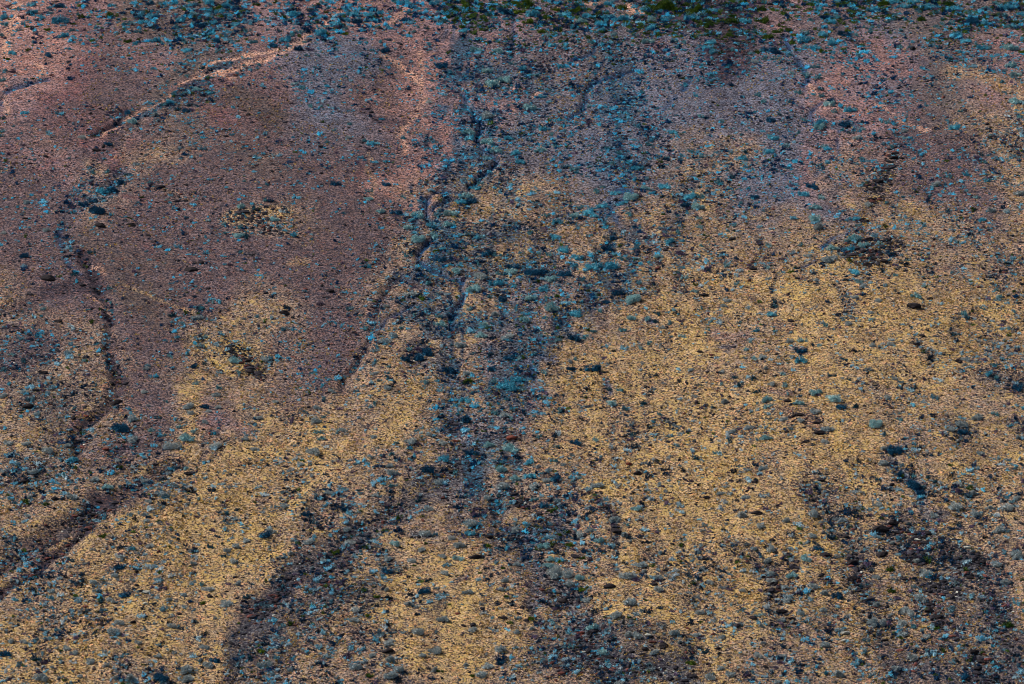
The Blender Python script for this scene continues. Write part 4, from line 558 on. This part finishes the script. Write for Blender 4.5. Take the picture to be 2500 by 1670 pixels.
LM = [('A',380,90,'dense shrub row in rosy ground'),('A',900,170,'pair of shrubs touching'),('A',1380,150,'green and teal thicket'),('A',2080,240,'fork of the pink track'),('A',1290,700,'dark thicket beside the track'),
 ('A',60,600,'blue trickle at the edge'),('A',790,850,'maroon gully head'),('A',780,1270,'dark wedge-shaped thicket'),('A',1780,1470,'black-speckled straw patch'),('A',1750,760,'brown bald hilltop'),('A',2240,1100,'lone black rocks on mauve ground'),
 ('B',200,90,'pink track\'s upper end'),('B',305,340,'lone oval dark shrub'),('B',850,50,'green cluster by brown soil'),('B',1270,90,'green and teal thicket pair'),('B',2200,50,'long dark green thicket'),('B',540,500,'pale pink forking wash'),('B',950,800,'head of the winding gully'),('B',1080,1090,'sharp gully bend'),
 ('B',1300,740,'pale round shrub'),('B',1660,680,'thin blue side gully'),('B',600,1400,'hook of the blue gully'),('B',870,1380,'black clump below the gully'),('B',1980,1340,'teal crescent of shrubs'),('B',1500,400,'shrubby blue fan'),
 ('C',180,120,'maroon soil under green thicket'),('C',610,230,'green thicket chain'),('C',820,400,'straight blue rill'),('C',1110,230,'dark shrub chain'),('C',1650,60,'teal shrubs along top edge'),('C',2080,160,'long dark double shrub'),('C',2290,600,'straw strip at the edge'),('C',1120,840,'dark blue hollow'),('C',1340,1270,'black stone scatter'),('C',920,1460,'pale mound trio'),('C',400,1070,'small blue puddle-like hollow'),('C',2100,1300,'grey plain at the edge'),
 ('D',330,340,'black boulder in the hollow'),('D',680,450,'maroon gully crossing'),('D',1330,270,'split black boulder'),('D',1957,580,'lone black oval rock'),('D',1360,650,'end of the straw trail'),('D',1710,930,'black stone patch on straw'),('D',820,1060,'dark red gully bank'),('D',200,1100,'shrubby ground at the edge'),('D',1350,1420,'shrub cluster on rosy streak'),('D',2150,1400,'silver shrubs below the scree'),
 ('E',600,60,'paired pale mounds in gully'),('E',820,450,'dark gully elbow'),('E',1300,290,'black shrub wall'),('E',1830,180,'blue thicket corner'),('E',1950,470,'large teal mound'),('E',560,860,'black thicket in straw'),('E',1130,1050,'dense teal thicket'),('E',1720,970,'long flat dark shrub'),('E',850,1400,'maroon scree gully'),('E',2100,650,'trio on pale straw'),('E',250,750,'gully rim'),
 ('F',1200,110,'biggest teal mounds'),('F',1590,533,'lone black flat boulder'),('F',850,250,'violet rill'),('F',620,560,'shrub column on straw'),('F',1300,620,'stony ring'),('F',820,860,'blue shrub row'),('F',1060,1190,'dark low thicket on straw'),('F',860,1380,'black boulder string'),('F',2000,920,'silver pair near dark line'),('F',2250,1080,'dark stony corner'),('F',1920,1400,'grey-blue thicket'),('F',300,1100,'open straw field'),('F',2150,450,'sparse straw at the edge'),
 ('G',400,550,'broad black scree band'),('G',1050,230,'upper end of the scree band'),('G',860,760,'low dark mound on straw'),('G',990,950,'pale stones pile'),('G',1600,450,'small dark shrub column'),('G',1570,1000,'broad silver shrub alone'),('G',1650,1180,'dark scree tongue'),('G',1080,1510,'dark thicket at bottom edge'),('G',250,1380,'straw ground at bottom corner'),('G',2200,800,'grey scree saddle'),('G',2150,200,'straw rise above the scree'),
 ('H',1500,785,'largest silver mound'),('H',1100,210,'silver mound in blue gully'),('H',1330,380,'black scree triangle'),('H',1890,500,'tall black rock shrub'),('H',1010,548,'black boulder in violet soil'),('H',920,690,'rust-brown boulder hollow'),('H',300,780,'grey thicket on scree'),('H',2040,110,'black rock beside silver shrub'),('H',2030,360,'lone pale mound on straw'),('H',1650,1130,'dark stony fan'),('H',2180,1280,'black stone string'),('H',600,1250,'silver group near bottom edge'),('H',1500,1500,'black scree at bottom edge'),('H',400,130,'blue thicket flank'),
 ('I',415,410,'silver shrub with black slab'),('I',1580,170,'deep blue thicket'),('I',890,690,'boulders round a bare spot'),('I',1450,450,'grey slab boulder'),('I',1190,770,'black rock column'),('I',1330,1130,'long pale silver shrub'),('I',1650,1040,'silver shrubs by maroon scree'),('I',1900,740,'dark rubble field'),('I',2280,680,'silver pair at the edge'),('I',2010,1380,'rubble heap'),('I',680,1080,'boulders on straw slope'),('I',120,1100,'dotted straw slope'),('I',250,1480,'bottom edge silver cluster'),('I',1050,1400,'bottom straw strip'),('I',2050,350,'shrub pair above the rubble')]
LMP = np.array([(TILE[t][0] + x / TS, TILE[t][1] + y / TS) for t, x, y, _ in LM])
HOURS = ['twelve', 'one', 'two', 'three', 'four', 'five', 'six', 'seven', 'eight', 'nine', 'ten', 'eleven']
ORDN = ['first', 'second', 'third', 'fourth', 'fifth', 'sixth', 'seventh', 'eighth', 'ninth', 'tenth', 'eleventh', 'twelfth']

IX, IY, IT = unproject([i[0] for i in items], [i[1] + i[2] * .12 for i in items])
count = {}; single = []; rest = []
for i in order:
    k = KIND[items[i][3]]
    if count.get(k, 0) < 295 and -8 < items[i][0] < W + 8: count[k] = count.get(k, 0) + 1; single.append(i)
    else: rest.append(i)
buckets = {}
for i in single:
    x, y, wd, kd = items[i]
    d = np.hypot(LMP[:, 0] - x, LMP[:, 1] - y); j = int(np.argmin(d))
    hr = int(round(math.atan2(x - LMP[j, 0], LMP[j, 1] - y) / (math.pi / 6))) % 12
    buckets.setdefault((j, hr, kd if d[j] > 9 else kd + '!'), []).append((d[j], i))
LABEL = {}
for (j, hr, kd), L in buckets.items():
    L.sort()
    for q, (_, i) in enumerate(L):
        wd = items[i][2]; k = KIND[kd[0]]
        size = 'large' if wd > 34 else 'medium' if wd > 21 else 'small'
        noun = 'boulder' if k == 'rock' else 'bush' if k == 'green' else 'shrub'
        if kd.endswith('!'): LABEL[i] = f"{size} {COLW[kd[0]]} {noun} right-sized".replace(' right-sized', '') + f" in the middle of the {LM[j][3]}" + (f", {ORDN[q]} one" if q else "")
        else: LABEL[i] = f"{size} {COLW[kd]} {noun} at {HOURS[hr]} o'clock from the {LM[j][3]}" + (f", {ORDN[min(q, 11)]} out" if len(L) > 1 else "")

def place(i, me, parts=None):
    x, y, wd, kd = items[i]
    k = KIND[kd]; name, cat, grp = INFO[k]
    size = wd * IT[i] * SENSOR / LENS / W
    o = bpy.data.objects.new(name, me); C.objects.link(o)
    r = random.random
    yaw = random.uniform(-.5, .5) + (math.pi if r() < .5 else 0)
    o.rotation_euler = (0, 0, yaw)
    if k == 'rock': s = (size * .95, size * random.uniform(.7, .95), size * random.uniform(.55, .8))
    else: s = (size * 1.08, size * random.uniform(.75, 1.0), size * random.uniform(.85, 1.2))
    o.scale = s
    o.location = (IX[i], IY[i], float(ground_z(IX[i], IY[i])) - .03 * size)
    o['label'] = LABEL[i]; o['category'] = cat; o['group'] = grp
    return o
for i in single:
    kd = items[i][3]; wd = items[i][2]
    me = BIG[kd] if kd in BIG and wd > 45 else protos[kd][random.randrange(len(protos[kd]))]
    place(i, me)

# ------------------------------------------------------------------ what nobody could count: low brush, stones, dry grass
def scatter(n, power_idx, scale, seed, extra=None, gate=None):
    r = np.random.default_rng(seed)
    n = int(n * 1.5); x = r.uniform(-90, 90, n); y = r.uniform(-80, 193, n)
    px, py = project(x, y, base_h(x, y))
    ok = (px > -400) & (px < W + 400) & (py > -420) & (py < H + 250)
    x, y, px, py = x[ok], y[ok], px[ok], py[ok]
    Fx, _ = fields(x, y, px, py)
    clump = np.clip(1 + 3.4 * fbm(x / 1.5, y / 2.0, seed + 5, 3), .02, 3.5) * np.clip(1 + 3.2 * fbm(x / 7, y / 10, seed + 55, 3), .12, 2.8)
    dn = np.clip((Fx[:, power_idx] - 1.2) / 2, 0, 1) if power_idx == 4 else 0
    clump = clump * (1 + dn * np.clip(4.5 * fbm(x / 2.6, y / 3.6, seed + 91, 3), -.85, 1.5))
    p = Fx[:, power_idx] * scale * clump
    keep = r.uniform(0, 1, len(x)) < p
    return x[keep], y[keep], px[keep], py[keep], Fx[keep]

def instance_merge(protos_, x, y, sx, sy, sz, yaw, col, name, m, label, rng, sink=.05, tilt=0):
    VV = []; FF = []; CC = []; off = 0
    pid = rng.integers(0, len(protos_), len(x)); z = ground_z(x, y)
    for k, (V, Fc) in enumerate(protos_):
        s = np.nonzero(pid == k)[0]
        if not len(s): continue
        c, sn = np.cos(yaw[s])[:, None], np.sin(yaw[s])[:, None]
        vx = V[:, 0][None] * sx[s][:, None]; vy = V[:, 1][None] * sy[s][:, None]; vz = V[:, 2][None] * sz[s][:, None]
        P = np.stack([vx * c - vy * sn + x[s][:, None], vx * sn + vy * c + y[s][:, None], vz + (z[s] - sink * sz[s])[:, None]], 2)
        nV = len(V)
        VV.append(P.reshape(-1, 3)); FF.append((Fc[None] + (off + np.arange(len(s)) * nV)[:, None, None]).reshape(-1, 3)); off += nV * len(s)
        CC.append(np.repeat(col[s], nV, 0))
    me = mesh_from(name, np.concatenate(VV), np.concatenate(FF), 3, m, {'tint': np.concatenate(CC)})
    o = bpy.data.objects.new(name, me); C.objects.link(o); o['kind'] = 'stuff'; o['label'] = label
    return o

rg = np.random.default_rng(99)
small = [shrub_geo(700 + i, 100, 4, .6, .11) for i in range(14)]
x, y, px, py, Fx = scatter(260000, 4, .36, 401)
x2 = IX[rest]; y2 = IY[rest]
n = len(x)
sz = np.exp(rg.normal(math.log(.26), .5, n)) * (1 + .75 * np.clip(1.1 - py / 120, 0, 1.0)) * (1.0 + .15 * (py > 1100)); sz = np.clip(sz, .13, 1.1)
teal = np.clip(Fx[:, 6] + rg.normal(0, .25, n), 0, 1.2)
shade = np.exp(rg.normal(0, .5, n))
cA = np.array((.07, .43, .60)); cB = np.array((.36, .41, .44)); cD = np.array((.008, .036, .075))
teal = np.clip(teal, 0, 1)[:, None]; cD = np.array((.012, .026, .040)) + (np.array((.003, .036, .10)) - np.array((.012, .026, .040))) * teal
col = cB + (cA - cB) * teal
dk = (rg.uniform(0, 1, n) - .9 * fbm(x / 1.8, y / 2.4, 77, 2) < np.clip(.36 + .08 * (Fx[:, 4] - 1), .28, .6))
col = np.where(dk[:, None], cD * rg.uniform(.5, 2.0, n)[:, None], col * np.clip(shade, .45, 1.5)[:, None])
gr = rg.uniform(0, 1, n) < .035 + .30 * ((py < 110) & (px > 1080)) + .06 * (py < 150); col[gr] = np.array((.045, .08, .015)) * rg.uniform(.6, 2, gr.sum())[:, None]
vi = rg.uniform(0, 1, n) < .10; col[vi] = np.array((.10, .07, .12)) * rg.uniform(.5, 1.8, vi.sum())[:, None]
# left-over surveyed shrubs join here
rw = np.array([items[i][2] * IT[i] * SENSOR / LENS / W for i in rest]) if rest else np.zeros(0)
rc = np.array([{'t': (.08, .22, .26), 'd': (.02, .07, .10), 'u': (.18, .32, .35), 's': (.25, .29, .31), 'g': (.06, .11, .015)}.get(items[i][3], (.02, .02, .02)) for i in rest]).reshape(-1, 3)
x = np.concatenate([x, x2]); y = np.concatenate([y, y2]); sz = np.concatenate([sz, rw]); col = np.concatenate([col, rc])
n = len(x)
instance_merge(small, x, y, sz * 1.1, sz * rg.uniform(.7, 1, n), sz * rg.uniform(.8, 1.25, n), rg.uniform(0, 6.28, n), col,
               'undergrowth', attr_material('low_brush_leaves'), 'low desert brush dotted thickly over the whole slope', rg)
nb = n

rocks = [rock_geo(900 + i, 1, .6) for i in range(8)]
x, y, px, py, Fx = scatter(200000, 5, .24, 402)
n = len(x); sz = np.clip(np.exp(rg.normal(math.log(.22), .42, n)) * (1 + .35 * np.clip(Fx[:, 5] - 2, 0, 3)), .12, 1.1)
c0 = np.array((.016, .014, .018)); col = c0 * rg.uniform(.6, 2.4, n)[:, None]
rd = rg.uniform(0, 1, n) < .12; col[rd] = np.array((.10, .035, .03)) * rg.uniform(.5, 1.6, rd.sum())[:, None]
pl = (rg.uniform(0, 1, n) < .05) & (py > 850); col[pl] = np.array((.5, .48, .42)); sz[pl] *= .6
instance_merge(rocks, x, y, sz * 1.2, sz * .9, sz * .75, rg.uniform(0, 6.28, n), col, 'rubble', attr_material('dark_loose_stone', lo=.5, hi=1.6, rough=.85),
               'dark loose stones strewn over the slope', rg, .1)
nr = n

def tuft_geo(seed, blades=9):
    r = np.random.default_rng(seed); V = []; Fc = []
    for q in range(blades):
        a = r.uniform(0, 6.28); rr = r.uniform(0, .35); o = np.array([math.cos(a) * rr, math.sin(a) * rr, 0])
        d = np.array([r.normal(0, .5), r.normal(0, .5), 1.0]); d /= np.linalg.norm(d)
        s = np.array([math.cos(a + 1.3), math.sin(a + 1.3), 0]) * .11; b = len(V)
        V += [tuple(o - s), tuple(o + s), tuple(o + d * r.uniform(.35, .7))]; Fc.append((b, b + 1, b + 2))
    return np.array(V), np.array(Fc)
tufts = [tuft_geo(i) for i in range(12)]
x, y, px, py, Fx = scatter(360000, 3, .34, 403)
n = len(x); sz = rg.uniform(.16, .42, n)
col = np.array((.52, .35, .125)) * rg.uniform(.45, 1.5, n)[:, None]
col[:, 2] *= rg.uniform(.7, 1.8, n)
instance_merge(tufts, x, y, sz, sz, sz * .8, rg.uniform(0, 6.28, n), col, 'dry_grass', attr_material('dry_grass_blades'),
               'straw-coloured dry grass tufts between the shrubs', rg, 0)
print('singles', len(single), count, 'rest', len(rest), 'brush', nb, 'stones', nr, 'tufts', n, 'verts', len(gx))
